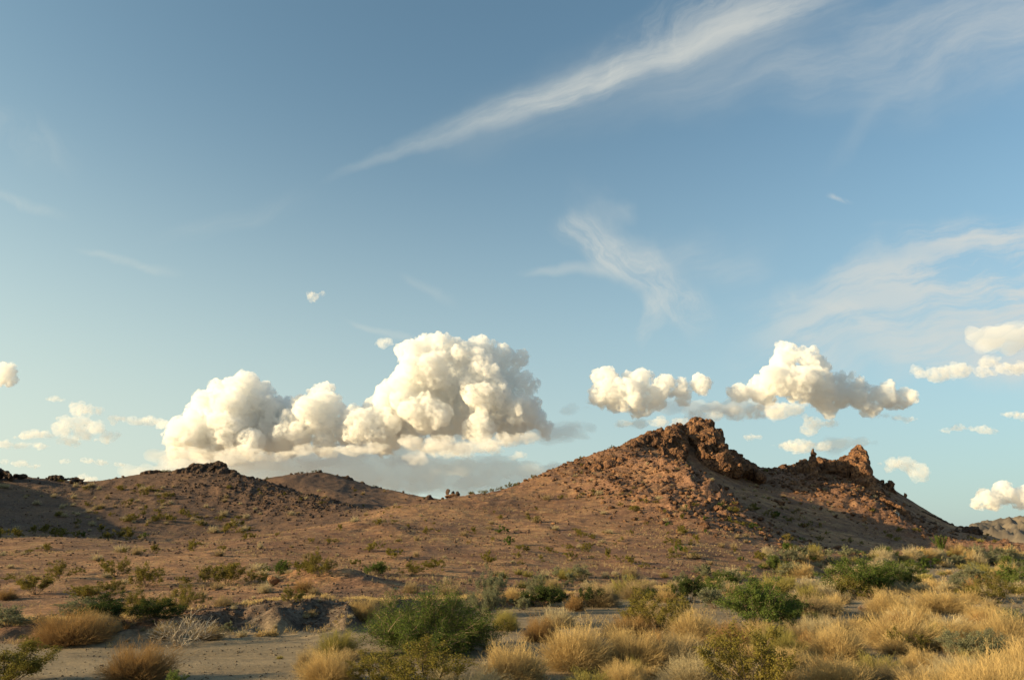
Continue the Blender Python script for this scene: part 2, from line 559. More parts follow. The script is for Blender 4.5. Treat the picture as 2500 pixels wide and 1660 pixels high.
cloud([(2190, 1020, 12), (2215, 1024, 12), (2160, 1015, 9)], 'thin scrap of cloud under the right end of the horned cumulus', 'small', seed=18, squash=.6)
cloud([(764, 725, 13), (756, 718, 8)], 'lone tiny white cloud high in the left sky', 'small', seed=19, group='tiny single clouds')
cloud([(935, 838, 14), (950, 834, 9)], 'tiny cloud just left of the tall cumulus top', 'small', seed=20, group='tiny single clouds')
cloud([(5, 915, 24), (15, 905, 18), (25, 930, 16)], 'small cumulus cut by the left edge of the frame', 'dense', seed=21, depth=10)
cloud([(190, 1000, 18), (220, 1000, 14), (240, 1003, 12), (160, 1030, 16), (195, 1035, 20), (150, 1050, 18), (205, 1058, 18), (235, 1045, 18), (175, 1075, 16), (260, 1070, 16)],
      'ragged group of cream puffs low in the left sky', 'small', seed=22)
cloud([(280, 1022, 14), (330, 1028, 16), (365, 1028, 18), (400, 1035, 16)], 'strip of cream puffs left of the left cumulus head', 'small', seed=23, squash=.7)
cloud([(80, 1060, 18), (110, 1062, 14), (60, 1066, 12)], 'flat cream puff low at the far left', 'small', seed=24, squash=.7)
cloud([(10, 1085, 16), (50, 1088, 14), (95, 1088, 14)], 'lowest flat cream band at the far left', 'small', seed=25, squash=.6)
cloud([(215, 1125, 14), (250, 1130, 12), (160, 1126, 12), (290, 1134, 10)], 'thin cream strip just over the left ridge', 'small', seed=26, squash=.5)
cloud([(10, 1126, 10), (50, 1132, 14), (85, 1138, 10)], 'thin cream scrap over the far left ridge', 'small', seed=27, squash=.6)
cloud([(130, 974, 12), (150, 978, 8)], 'tiny flat cloud above the ragged cream puffs', 'small', seed=28, squash=.6, group='tiny single clouds')
cloud([(205, 1170, 14), (225, 1176, 12)], 'small cream puff in the notch between the left ridges', 'small', seed=29)
cloud([(1010, 1118, 16), (1030, 1122, 14)], 'small lit puff in the grey bank over the saddle', 'small', seed=30, group='tiny single clouds', D=2600)
cloud([(1000, 1075, 24), (1080, 1080, 30), (1120, 1095, 24), (1200, 1090, 22), (1270, 1110, 14)], 'broken pale puffs hanging under the tall tower', 'small', seed=31, D=2700, squash=.7)
cloud([(900, 1102, 14), (880, 1100, 12)], 'small lit puff under the cumulus shelf', 'small', seed=32, squash=.6, D=2600, group='tiny single clouds')
cloud([(450, 1105, 26), (500, 1112, 30), (560, 1118, 30), (620, 1112, 28), (680, 1115, 24), (590, 1100, 26)], 'pale torn cloud fringe hanging under the left cumulus head', 'small', seed=34, squash=.6, D=2850)
cloud([(1010, 1085, 26), (1070, 1095, 30), (1130, 1100, 28), (1180, 1085, 30), (1240, 1075, 26), (1290, 1068, 20)], 'pale torn cloud fringe hanging under the tallest tower', 'small', seed=35, squash=.7, D=2850)
cloud([(740, 1100, 24), (800, 1105, 26), (860, 1100, 26), (910, 1095, 24)], 'pale torn cloud fringe hanging under the cumulus shelf', 'small', seed=36, squash=.6, D=2850)
cloud([(440, 1130, 24), (490, 1132, 24), (540, 1136, 18)], 'pale flat cloud touching the left hill top', 'small', seed=33, squash=.5, D=2600)
for i_, sd in enumerate(([(500, 1112, 50), (580, 1112, 60), (680, 1108, 60), (780, 1105, 60), (880, 1100, 60), (980, 1095, 55)],
                         [(400, 1160, 50), (460, 1145, 56), (540, 1150, 64), (480, 1180, 50), (650, 1185, 50), (760, 1185, 56), (880, 1185, 56), (1000, 1180, 56), (1120, 1185, 56), (1230, 1190, 50), (600, 1150, 60), (700, 1145, 66), (820, 1150, 70), (940, 1145, 70), (1060, 1145, 70), (1180, 1150, 70), (1290, 1160, 60), (1370, 1175, 40)],
                         [(1100, 1066, 50), (1200, 1060, 60), (1290, 1056, 50), (1370, 1065, 34)],
                         [(1400, 1000, 22), (1650, 995, 40), (1720, 998, 40), (1790, 992, 40), (1860, 985, 30)],
                         [(2030, 1090, 30), (2080, 1085, 34), (1990, 1086, 24)])):
    cloud(sd, ['long grey cloud base under the left cumulus heads', 'broad blue grey cloud bank low behind the saddle',
               'grey shaded base trailing right from the tall tower', 'thin grey veil between the compact cumulus and the horned one', 'faint grey veil behind the pinnacles'][i_],
          'soft', puffs=9, seed=40 + i_, squash=.42, D=3150, group='grey cloud bases')
print('cloud tris', cloud_tris)
# ------------------------------------------------------------------ terrain
def etan(py):
    v = (830 - py) / F
    return (math.sin(TH) + v * math.cos(TH)) / (math.cos(TH) - v * math.sin(TH))


def udir(px, py):
    v = (830 - py) / F
    return (px - 1250) / F / (math.cos(TH) - v * math.sin(TH))


CTRL = []
def cp(px, *pts):
    """(py, depth) pairs seen in the photograph; ('z', height, depth) where the ground is hidden"""
    for p in pts:
        if p[0] == 'z':
            CTRL.append((udir(px, 1300), math.log(p[2]), p[1] / p[2]))
        else:
            CTRL.append((udir(px, p[0]), math.log(p[1]), etan(p[0]) + CZ / p[1]))


FLAT = (('z', 0, 12), ('z', 0, 20), ('z', 0, 30))
cp(-900, *FLAT, ('z', 0, 45), ('z', 4, 80), ('z', 22, 130), ('z', 27, 180), ('z', 20, 260), ('z', 8, 400))
cp(-450, *FLAT, ('z', 0.4, 45), ('z', 3, 70), ('z', 11, 100), ('z', 18.5, 135), ('z', 26, 175), ('z', 18, 250), ('z', 6, 400))
cp(-150, *FLAT, (1500, 42), (1400, 62), (1335, 86), (1300, 100), ('z', 7.0, 122), (1230, 140), (1165, 178), ('z', 15, 230), ('z', 4, 380))
cp(40, *FLAT, (1510, 41), (1440, 53), (1380, 68), (1330, 88), (1312, 102), ('z', 4.6, 122), (1285, 138), (1235, 158), (1190, 177), (1164, 190), ('z', 13, 240), ('z', 2, 380))
cp(210, *FLAT, (1440, 54), (1380, 69), (1332, 88), (1318, 101), ('z', 3.9, 120), (1300, 136), (1250, 158), (1205, 180), (1179, 195), ('z', 12, 245), ('z', 2, 380))
cp(340, (1440, 54), (1380, 69), (1338, 88), (1325, 100), ('z', 3.4, 120), (1300, 138), (1240, 163), (1195, 184), (1163, 200), ('z', 12, 250))
cp(460, *FLAT, (1440, 54), (1380, 69), (1340, 88), (1328, 99), ('z', 3.2, 122), (1300, 142), (1240, 165), (1185, 187), (1146, 203), ('z', 15, 245), ('z', 2, 380))
cp(540, (1440, 55), (1380, 70), (1336, 88), (1324, 99), ('z', 3.5, 122), (1295, 145), (1240, 167), (1185, 188), (1152, 205), ('z', 15, 245))
cp(620, (1440, 55), (1380, 70), (1330, 90), (1316, 101), ('z', 4.2, 124), (1290, 146), (1240, 168), (1200, 186), (1172, 203), ('z', 16.5, 232), ('z', 24.6, 266), ('z', 17, 310))
cp(720, *FLAT, (1440, 56), (1380, 71), (1325, 91), (1300, 106), ('z', 5.0, 128), (1270, 152), (1232, 175), (1200, 200), ('z', 14.5, 222), (1180, 250), (1160, 272), ('z', 20, 310), ('z', 4, 400))
cp(790, (1400, 66), (1350, 83), (1300, 103), (1284, 113), ('z', 6.0, 132), (1260, 156), (1230, 178), ('z', 13, 200), (1205, 232), (1175, 258), (1155, 275))
cp(870, (1400, 66), (1350, 83), (1300, 103), (1266, 122), ('z', 7.2, 140), (1250, 160), ('z', 9.5, 185), (1230, 215), (1200, 248), (1178, 272), ('z', 18, 310))
cp(960, *FLAT, (1440, 57), (1400, 67), (1350, 84), (1300, 105), (1260, 128), (1241, 142), ('z', 9.5, 165), ('z', 10.5, 190), (1225, 225), (1200, 265), ('z', 16, 310), ('z', 4, 400))
cp(1060, (1400, 68), (1350, 86), (1300, 107), (1260, 130), (1225, 160), ('z', 12.2, 190), (1219, 235), ('z', 13, 290))
cp(1150, *FLAT, (1450, 57), (1400, 70), (1350, 88), (1300, 110), (1250, 138), (1208, 170), ('z', 13, 205), ('z', 8, 300))
cp(1250, (1450, 58), (1400, 71), (1350, 89), (1300, 112), (1250, 140), (1192, 182), ('z', 14, 225), ('z', 8, 310))
cp(1350, *FLAT, (1450, 60), (1400, 73), (1350, 91), (1300, 113), (1250, 140), (1200, 168), (1155, 195), ('z', 16, 245), ('z', 6, 400))
cp(1450, (1450, 62), (1400, 75), (1350, 92), (1300, 114), (1250, 138), (1200, 163), (1150, 190), (1122, 208), ('z', 18, 260))
cp(1550, *FLAT, (1440, 66), (1400, 76), (1350, 93), (1300, 114), (1250, 137), (1200, 161), (1150, 187), (1095, 218), ('z', 27, 250), ('z', 6, 420))
cp(1630, (1400, 77), (1350, 94), (1300, 114), (1250, 137), (1200, 160), (1160, 182), (1125, 205), (1070, 230), ('z', 30, 262))
cp(1710, *FLAT, (1400, 80), (1350, 96), (1300, 117), (1260, 138), (1220, 160), (1175, 190), (1135, 213), (1070, 236), ('z', 30, 270), ('z', 6, 420))
cp(1790, (1400, 84), (1350, 99), (1310, 118), (1275, 140), (1235, 172), (1190, 198), (1160, 218), (1130, 240), ('z', 26, 275))
cp(1860, *FLAT, (1390, 88), (1350, 102), (1325, 122), (1295, 148), (1250, 178), (1205, 205), (1170, 230), (1146, 252), ('z', 24, 285))
cp(1940, (1390, 92), (1360, 108), (1335, 128), (1305, 158), (1260, 182), (1215, 208), (1175, 236), (1140, 262), ('z', 24, 295))
cp(2020, *FLAT, (1385, 96), (1360, 112), (1340, 135), (1310, 162), (1270, 186), (1230, 210), (1185, 238), (1133, 268), ('z', 24, 300), ('z', 6, 420))
cp(2100, (1385, 98), (1362, 115), (1345, 140), (1315, 168), (1280, 190), (1245, 212), (1200, 236), (1145, 266), ('z', 22, 300))
cp(2170, *FLAT, (1380, 104), (1360, 122), (1346, 145), (1325, 172), (1295, 196), (1262, 214), (1225, 235), (1190, 258), ('z', 18, 290), ('z', 4, 420))
cp(2240, (1380, 106), (1360, 124), (1346, 148), (1330, 176), (1308, 200), (1275, 222), (1237, 246), ('z', 12, 285))
cp(2320, *FLAT, (1378, 110), (1358, 128), (1345, 152), (1333, 180), (1318, 205), (1284, 238), ('z', 8, 280), ('z', 2, 420))
cp(2400, (1376, 114), (1358, 132), (1346, 156), (1336, 184), (1322, 210), (1308, 228), ('z', 4, 270))
cp(2500, *FLAT, (1374, 118), (1360, 132), (1350, 156), (1340, 190), (1335, 215), ('z', 1.0, 260), ('z', 0, 420))
cp(2800, *FLAT, ('z', 0, 60), ('z', 0.4, 110), ('z', 0.8, 160), ('z', 0.3, 220), ('z', 0, 420))
cp(3600, *FLAT, ('z', 0, 60), ('z', 0, 110), ('z', 0, 220), ('z', 0, 420))
for x_ in (-900, -150, 700, 1500, 2300, 3600):
    cp(x_, ('z', 0, 620), ('z', 0, 900))
CT = np.array(CTRL)
UW = 1.6                                   # weight of azimuth against log depth
cxy = np.stack([CT[:, 0] * UW, CT[:, 1]], 1)


def tps(r2):
    return 0.5 * r2 * np.log(r2 + 1e-12)


nC = len(cxy)
d2 = ((cxy[:, None] - cxy[None]) ** 2).sum(-1)
A = np.zeros((nC + 3, nC + 3))
A[:nC, :nC] = tps(d2) + np.eye(nC) * 2e-5
A[:nC, nC] = 1
A[:nC, nC + 1:] = cxy
A[nC:, :nC] = A[:nC, nC:].T
wts = np.linalg.solve(A, np.concatenate([CT[:, 2], np.zeros(3)]))

# the edge of the dry wash, left to right
BANK = [(-600, 1585, .3), (0, 1570, .35), (200, 1566, .45), (400, 1556, .55), (560, 1548, .8), (650, 1547, 1.0), (760, 1545, 1.15), (850, 1541, 1.0), (960, 1520, .8),
        (1100, 1500, .6), (1250, 1484, .5), (1400, 1471, .45), (1560, 1455, .35), (1750, 1432, .25), (1950, 1408, .2), (2200, 1390, .15), (2500, 1378, .1), (3200, 1370, .05)]
bu, by_, bh = [], [], []
for a_, b_, c_ in BANK:
    bu.append(udir(a_, b_))
    by_.append(-CZ / etan(b_))
    bh.append(c_)


def seg_dist(x, y, line):
    """distance to a polyline in the ground plane and the interpolated height value along it"""
    best = np.full(x.shape, 1e9)
    val = np.zeros(x.shape)
    for (x0, y0, v0), (x1, y1, v1) in zip(line[:-1], line[1:]):
        dx, dy = x1 - x0, y1 - y0
        t = np.clip(((x - x0) * dx + (y - y0) * dy) / (dx * dx + dy * dy), 0, 1)
        d = np.hypot(x - x0 - t * dx, y - y0 - t * dy)
        near = d < best
        best = np.where(near, d, best)
        val = np.where(near, v0 + t * (v1 - v0), val)
    return best, val


def px_line(pts):
    out = []
    for px, py, Y, v in pts:
        p = at(px, py, Y)
        out.append((p.x, p.y, v))
    return out


# rocky spurs: crest lines that stand proud of the slopes
SPURS = [(px_line([(1560, 1130, 195, 1.5), (1630, 1160, 182, 3.5), (1680, 1190, 168, 4.0), (1740, 1225, 152, 4.2), (1790, 1262, 138, 2.5), (1850, 1300, 122, .8)]), 9.0),
         (px_line([(1440, 1165, 180, .6), (1500, 1190, 165, 1.6), (1570, 1225, 150, 1.2), (1650, 1262, 135, 1.3), (1740, 1310, 115, .5)]), 6.0),
         (px_line([(1960, 1200, 222, .8), (2060, 1215, 214, 2.0), (2140, 1245, 204, 3.0), (2200, 1275, 196, 3.0), (2260, 1305, 188, 1.5), (2360, 1325, 176, 1.2), (2460, 1340, 160, 1.6), (2560, 1350, 150, .5)]), 8.0),
         (px_line([(520, 1158, 193, .3), (600, 1180, 185, 1.4), (700, 1215, 175, 1.5), (800, 1235, 172, 1.2), (900, 1250, 165, .6)]), 10.0),
         (px_line([(1320, 1190, 190, .5), (1380, 1164, 198, 1.0), (1450, 1142, 205, 1.2), (1520, 1125, 212, 1.4), (1580, 1110, 220, 1.0)]), 7.0),
         (px_line([(1880, 1180, 240, 1.2), (1960, 1185, 232, 2.4), (2060, 1200, 228, 2.8), (2120, 1225, 222, 2.8), (2180, 1250, 214, 2.2)]), 12.0),
         (px_line([(880, 1290, 108, .5), (920, 1285, 112, .6), (970, 1310, 100, .3)]), 3.0),
         (px_line([(700, 1418, 62, .2), (780, 1428, 59, 1.1), (830, 1440, 57, .9), (900, 1455, 54, .3)]), 2.6)]


TU = np.linspace(-1.62, 1.62, 520)
TL = np.linspace(math.log(7.9), math.log(1000), 380)
_q = np.stack(np.meshgrid(TU * UW, TL), -1).reshape(-1, 2)
_T = np.empty(len(_q))
for i in range(0, len(_q), 20000):
    s_ = _q[i:i + 20000]
    r2 = ((s_[:, None, :] - cxy[None]) ** 2).sum(-1)
    _T[i:i + 20000] = tps(r2) @ wts[:nC] + wts[nC] + s_ @ wts[nC + 1:]
_T = _T.reshape(len(TL), len(TU))


def slope_field(U, L):
    fu = np.clip((U - TU[0]) / (TU[1] - TU[0]), 0, len(TU) - 1.001)
    fl = np.clip((L - TL[0]) / (TL[1] - TL[0]), 0, len(TL) - 1.001)
    iu, il = fu.astype(int), fl.astype(int)
    a, b = fu - iu, fl - il
    return (_T[il, iu] * (1 - a) * (1 - b) + _T[il, iu + 1] * a * (1 - b) + _T[il + 1, iu] * (1 - a) * b + _T[il + 1, iu + 1] * a * b)


def ground_z(x, y, detail=True):
    """height of the ground at world x, y (arrays)"""
    x = np.asarray(x, dtype=np.float64)
    y = np.asarray(y, dtype=np.float64)
    yy = np.maximum(y, 8.0)
    U = np.clip(x / yy, -1.6, 1.6)
    L = np.log(yy)
    T = slope_field(U, L)
    Yb = np.interp(U, bu, by_)
    H = np.interp(U, bu, bh)
    s_ = y - Yb
    fade_far = np.clip((700 - yy) / 300, 0, 1)
    hill = np.clip(s_ / 12, 0, 1)
    z = T * yy * fade_far
    z = z * hill * (1 - 0.0)
    jag = fbm3(np.stack([x * .5, y * .25, x * 0], -1), 3) * 1.3
    st = np.clip((s_ + jag) / (1.2 + H * 1.8), 0, 1)
    z = z + H * (st * st * (3 - 2 * st)) * np.exp(-np.maximum(s_, 0) / 22)
    # the bank under the camera
    z = z + 1.7 * np.clip((13 - y) / 9, 0, 1) ** 2
    if detail:
        P3 = np.stack([x, y, x * 0], -1)
        far = np.clip((yy - 45) / 60, 0, 1)
        rough = np.clip(s_ / 10, 0, 1)
        z = z + rough * far * (fbm3(P3 / np.array([16.0, 30.0, 1.0]), 4) * .42)
        z = z + rough * np.clip((yy - 110) / 60, 0, 1) * (.22 * ridged3(P3 / np.array([4.5, 7.0, 1.0]), 3))
        z = z + (0.02 + .05 * rough) * fbm3(P3 / 2.6, 3) + (.004 + .014 * rough) * fbm3(P3 / .5, 2)
        z = z + (1 - rough) * .04 * fbm3(P3 / np.array([7.0, 2.5, 1.0]), 3)
        z = z + H * .20 * np.exp(-((s_ - 2.5) / 3.5) ** 2) * (ridged3(P3 / 2.4, 4) - .6)
        # runnels in the wash floor
        lines = np.abs(perlin(np.stack([x * .05, y * .6, x * 0 + 4], -1)))
        z = z - (1 - rough) * .05 * np.exp(-lines * 14)
    for line, w_ in SPURS:
        d, v = seg_dist(x, y, line)
        m_ = d < 4 * w_
        if not m_.any():
            continue
        n_ = 1.0
        if detail:
            n_ = 0.75 + .55 * ridged3(np.stack([x / 5, y / 5, x * 0], -1), 4)
        z = z + .8 * v * np.exp(-(d / w_) ** 2) * n_
    return z


def rockiness(x, y):
    P3 = np.stack([x, y, x * 0], -1)
    r = np.zeros(x.shape)
    for line, w_ in SPURS[:6]:
        d, v = seg_dist(x, y, line)
        r = np.maximum(r, np.exp(-(d / (w_ * 1.5)) ** 2) * np.clip(v / 1.6, 0, 1))
    return np.clip(r + .35 * fbm3(P3 / 7, 3) * (r > .02), 0, 1)


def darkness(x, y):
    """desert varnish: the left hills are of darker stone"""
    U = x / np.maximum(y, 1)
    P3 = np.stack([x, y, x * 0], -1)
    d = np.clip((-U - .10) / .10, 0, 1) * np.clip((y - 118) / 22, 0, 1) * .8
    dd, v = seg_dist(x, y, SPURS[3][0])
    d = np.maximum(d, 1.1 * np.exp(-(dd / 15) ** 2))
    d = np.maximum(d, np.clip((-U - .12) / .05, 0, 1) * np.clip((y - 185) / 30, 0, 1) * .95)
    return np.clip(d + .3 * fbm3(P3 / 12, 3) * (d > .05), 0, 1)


def gz(x, y):
    return float(ground_z(np.array([x]), np.array([y]))[0])


def on_ground(px, py, lo=9.0, hi=330.0):
    """where the photograph's ray through (px, py) first meets the ground; returns a world point"""
    e = etan(py)
    u = udir(px, py)
    Y = np.exp(np.linspace(math.log(lo), math.log(hi), 900))
    zz = ground_z(u * Y, Y, False)
    ray = CZ + e * Y
    below = np.nonzero(ray <= zz)[0]
    if len(below) == 0:
        return None
    k_ = below[0]
    if k_ == 0:
        Yh = Y[0]
    else:
        a_, b_ = ray[k_ - 1] - zz[k_ - 1], zz[k_] - ray[k_]
        Yh = Y[k_ - 1] + (Y[k_] - Y[k_ - 1]) * a_ / max(a_ + b_, 1e-9)
    return Vector((u * Yh, Yh, gz(u * Yh, Yh)))


# --- ground material
def ground_material():
    m = bpy.data.materials.new('desert_ground')
    m.use_nodes = True
    t = NT(m.node_tree)
    b = m.node_tree.nodes['Principled BSDF']
    pos = t.n('ShaderNodeNewGeometry').outputs['Position']
    wash = t.n('ShaderNodeAttribute', attribute_name='wash').outputs['Fac']
    rock = t.n('ShaderNodeAttribute', attribute_name='rock').outputs['Fac']
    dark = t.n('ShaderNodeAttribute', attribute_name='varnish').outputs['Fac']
    bank = t.n('ShaderNodeAttribute', attribute_name='bank').outputs['Fac']
    n1 = t.noise(pos, .05, 4, .6)
    n2 = t.noise(pos, .35, 5, .65)
    n3 = t.noise(pos, 2.5, 5, .7)
    n4 = t.noise(pos, 14.0, 3, .7)
    red = t.mix(t.rng(n1, .42, .58), (.188, .097, .050, 1), (.300, .162, .078, 1))
    red = t.mix(t.rng(n2, .45, .68, 0, .75), red, (.105, .056, .040, 1))
    gr = t.mix(t.rng(n3, .35, .7), (.25, .155, .082, 1), (.34, .225, .115, 1))          # withered grass film
    red = t.mix(t.m('MULTIPLY', t.rng(n2, .52, .36), t.rng(n3, .40, .62)), red, gr)
    sand = t.mix(t.rng(n2, .35, .65), (.19, .142, .086, 1), (.26, .195, .118, 1))
    sand = t.mix(t.rng(n3, .52, .75, 0, .5), sand, (.13, .10, .075, 1))
    sand = t.mix(t.rng(t.noise(t.vm('MULTIPLY', pos, (.25, 1.6, 1)), .9, 5, .7, .5), .52, .64, 0, .55), sand, (.12, .095, .07, 1))
    stone = t.mix(t.rng(n3, .35, .65), (.10, .052, .035, 1), (.25, .135, .08, 1))
    red = t.mix(t.rng(t.noise(t.vm('MULTIPLY', pos, (1, .45, 1.6)), .16, 5, .7, .6), .50, .62, 0, .6), red, (.125, .070, .050, 1))
    c = t.mix(rock, red, stone)
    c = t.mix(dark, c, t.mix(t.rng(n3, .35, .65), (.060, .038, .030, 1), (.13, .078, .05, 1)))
    c = t.mix(bank, c, t.mix(t.rng(n3, .40, .60), (.125, .096, .072, 1), (.066, .048, .038, 1)))
    c = t.mix(wash, c, sand)
    big = t.n('ShaderNodeTexVoronoi')
    big.inputs['Scale'].default_value = 3.2
    t.put(big.inputs['Vector'], pos)
    sb = t.n('ShaderNodeSeparateColor')
    t.put(sb.inputs[0], big.outputs['Color'])
    bsp = t.rng(sb.outputs[0], 0.0, 1.0, .70, 1.28, smooth=False)
    c = t.mix(t.rng(wash, 0, 1, .9, .12), c, t.mix(1.0, c, t.comb(bsp, bsp, bsp), 'MULTIPLY'))
    vor = t.n('ShaderNodeTexVoronoi')
    vor.inputs['Scale'].default_value = 13.0
    t.put(vor.inputs['Vector'], pos)
    sp = t.n('ShaderNodeSeparateColor')
    t.put(sp.inputs[0], vor.outputs['Color'])
    speck = t.rng(sp.outputs[0], 0.0, 1.0, .62, 1.38, smooth=False)
    c = t.mix(t.rng(wash, 0, 1, .75, .35), c, t.mix(1.0, c, t.comb(speck, speck, speck), 'MULTIPLY'))
    t.put(b.inputs['Base Color'], c)
    b.inputs['Roughness'].default_value = .95
    b.inputs['Specular IOR Level'].default_value = .15
    h = t.m('ADD', t.m('MULTIPLY', n3, .30), t.m('MULTIPLY', n4, .12))
    h = t.m('MULTIPLY', h, t.rng(wash, 0, 1, 1, .35))
    bp = t.n('ShaderNodeBump')
    bp.inputs['Strength'].default_value = 1.0
    bp.inputs['Distance'].default_value = .30
    t.put(bp.inputs['Height'], h)
    t.put(b.inputs['Normal'], bp.outputs[0])
    return m


M_GROUND = ground_material()
NU, NL = 940, 640
us = np.concatenate([np.linspace(-3.2, -.9, 40)[:-1], np.linspace(-.9, .9, NU), np.linspace(.9, 3.2, 40)[1:]])
Ls = np.concatenate([np.log(np.linspace(3.0, 15, 14))[:-1], np.linspace(math.log(15), math.log(330), NL), np.linspace(math.log(330), math.log(900), 50)[1:]])
UU, LL = np.meshgrid(us, Ls)
YY = np.exp(LL)
XX = UU * YY
ZZ = ground_z(XX, YY)
ZZ = np.where(YY > 880, -2.5, ZZ)
ZZ = np.where(np.abs(UU) > 3.1, -2.5, ZZ)
nr, nc = XX.shape
idx = np.arange(nr * nc).reshape(nr, nc)
quads = np.stack([idx[:-1, :-1].ravel(), idx[:-1, 1:].ravel(), idx[1:, 1:].ravel(), idx[1:, :-1].ravel()], 1)
terrain = mesh_obj('desert_ground', np.stack([XX.ravel(), YY.ravel(), ZZ.ravel()], 1), quads, M_GROUND, smooth=True)
tag(terrain, kind='structure')
Yb_ = np.interp(np.clip(UU, -1.6, 1.6), bu, by_)
washv = 1 - np.clip((YY - Yb_ + .6 + perlin(np.stack([XX * .4, YY * .4, XX * 0], -1)) * 1.2) / 1.4, 0, 1)
at_ = terrain.data.attributes.new('wash', 'FLOAT', 'POINT')
at_.data.foreach_set('value', washv.ravel().astype(np.float32))
at_ = terrain.data.attributes.new('varnish', 'FLOAT', 'POINT')
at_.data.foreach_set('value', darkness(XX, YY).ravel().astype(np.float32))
s__ = YY - Yb_
at_ = terrain.data.attributes.new('bank', 'FLOAT', 'POINT')
bk = np.exp(-((s__ - 2.5) / 4.0) ** 2) * np.clip((np.interp(np.clip(UU, -1.6, 1.6), bu, bh) - .4) / .5, 0, 1) + .5 * fbm3(np.stack([XX / 3, YY / 3, XX * 0], -1), 3) * (np.abs(s__ - 3) < 6)
at_.data.foreach_set('value', np.clip(bk, 0, 1).ravel().astype(np.float32))
at_ = terrain.data.attributes.new('rock', 'FLOAT', 'POINT')
at_.data.foreach_set('value', rockiness(XX, YY).ravel().astype(np.float32))

# the plain on to the horizon, all round
m_ = bpy.data.materials.new('plain')
m_.use_nodes = True
b_ = m_.node_tree.nodes['Principled BSDF']
b_.inputs['Roughness'].default_value = 1
t_ = NT(m_.node_tree)
t_.put(b_.inputs['Base Color'], t_.mix(t_.noise(t_.n('ShaderNodeNewGeometry').outputs['Position'], .01, 5), (.16, .10, .06, 1), (.28, .2, .12, 1)))
ang = np.linspace(0, 2 * math.pi, 65)[:-1]
rad = [0, 200, 1500, 6000, 25000]
pv_, pf_ = [], []
for r_ in rad:
    for a_ in ang:
        pv_.append((r_ * math.cos(a_), r_ * math.sin(a_), -2.0))
for i in range(len(rad) - 1):
    for j in range(64):
        pf_.append((i * 64 + j, i * 64 + (j + 1) % 64, (i + 1) * 64 + (j + 1) % 64, (i + 1) * 64 + j))
plain = mesh_obj('desert_plain', pv_, pf_, m_)
tag(plain, kind='structure')
# ------------------------------------------------------------------ rock
def rock_material(name, c1, c2, c3, scale=1.0):
    m = bpy.data.materials.new(name)
    m.use_nodes = True
    t = NT(m.node_tree)
    b = m.node_tree.nodes['Principled BSDF']
    pos = t.n('ShaderNodeNewGeometry').outputs['Position']
    n1 = t.noise(pos, .30 * scale, 5, .7, .8)
    n2 = t.noise(pos, 1.3 * scale, 6, .7, .4)
    n3 = t.noise(pos, 6 * scale, 4, .7)
    c = t.mix(t.rng(n1, .40, .62), c1, c2)
    c = t.mix(t.rng(n2, .48, .60), c, c3)
    rnd = t.n('ShaderNodeObjectInfo').outputs['Random']
    c = t.mix(1.0, c, t.mix(rnd, (.82, .82, .82, 1), (1.15, 1.12, 1.08, 1)), 'MULTIPLY')
    t.put(b.inputs['Base Color'], c)
    b.inputs['Roughness'].default_value = .92
    b.inputs['Specular IOR Level'].default_value = .2
    vor = t.n('ShaderNodeTexVoronoi')
    vor.feature = 'DISTANCE_TO_EDGE'
    vor.inputs['Scale'].default_value = .9 * scale
    t.put(vor.inputs['Vector'], t.vm('ADD', pos, t.vm('MULTIPLY', t.noise(pos, 1.1 * scale, 3, .6, out=1), (1.4, 1.4, 1.4))))
    h = t.m('ADD', t.m('MULTIPLY', n2, .7), t.m('MULTIPLY', n3, .25))
    h = t.m('ADD', h, t.m('MULTIPLY', t.rng(vor.outputs['Distance'], 0, .10), .40))
    bp = t.n('ShaderNodeBump')
    bp.inputs['Strength'].default_value = .9
    bp.inputs['Distance'].default_value = .55 / scale
    t.put(bp.inputs['Height'], h)
    t.put(b.inputs['Normal'], bp.outputs[0])
    return m


M_CRAG = rock_material('red_brown_rock', (.140, .072, .040, 1), (.260, .138, .070, 1), (.070, .038, .027, 1), .8)
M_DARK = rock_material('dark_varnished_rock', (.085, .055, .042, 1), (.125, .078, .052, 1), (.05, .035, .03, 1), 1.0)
M_STONE = rock_material('loose_stone', (.15, .088, .06, 1), (.23, .145, .095, 1), (.085, .053, .042, 1), 3.0)
M_PEBBLE = rock_material('wash_pebble', (.15, .115, .08, 1), (.24, .185, .125, 1), (.09, .07, .05, 1), 3.0)
M_PALE = rock_material('pale_stone', (.29, .20, .135, 1), (.36, .26, .18, 1), (.20, .135, .095, 1), 3.0)


def chipped(base, rg, planes=16, dmin=.55, dmax=.92):
    """a unit boulder: a ball cut by random planes"""
    v = base.copy()
    for _ in range(planes):
        n = rg.normal(size=3)
        n /= np.linalg.norm(n)
        d = rg.uniform(dmin, dmax)
        over = np.maximum(v @ n - d, 0)
        v -= over[:, None] * n * .96
    return v


ROCKS = []
for i_ in range(9):
    g_ = np.random.RandomState(50 + i_)
    v_ = chipped(ICO3[0], g_, 10, .38, .82) * np.array([1, g_.uniform(.7, 1), g_.uniform(.6, .95)])
    v_ += ICO3[0] * (fbm3(v_ * 2.2 + i_ * 5, 3) * .05)[:, None]
    ROCKS.append((v_, ICO3[1]))
SMALL_ROCKS = []
for i_ in range(6):
    g_ = np.random.RandomState(80 + i_)
    SMALL_ROCKS.append((chipped(ICO2[0], g_, 9, .5, .85) * np.array([1, g_.uniform(.6, 1), g_.uniform(.5, .9)]), ICO2[1]))


def seg2(px, py, line):
    best = 1e9
    for (x0, y0), (x1, y1) in zip(line[:-1], line[1:]):
        dx, dy = x1 - x0, y1 - y0
        t = max(0, min(1, ((px - x0) * dx + (py - y0) * dy) / (dx * dx + dy * dy + 1e-9)))
        best = min(best, math.hypot(px - x0 - t * dx, py - y0 - t * dy))
    return best


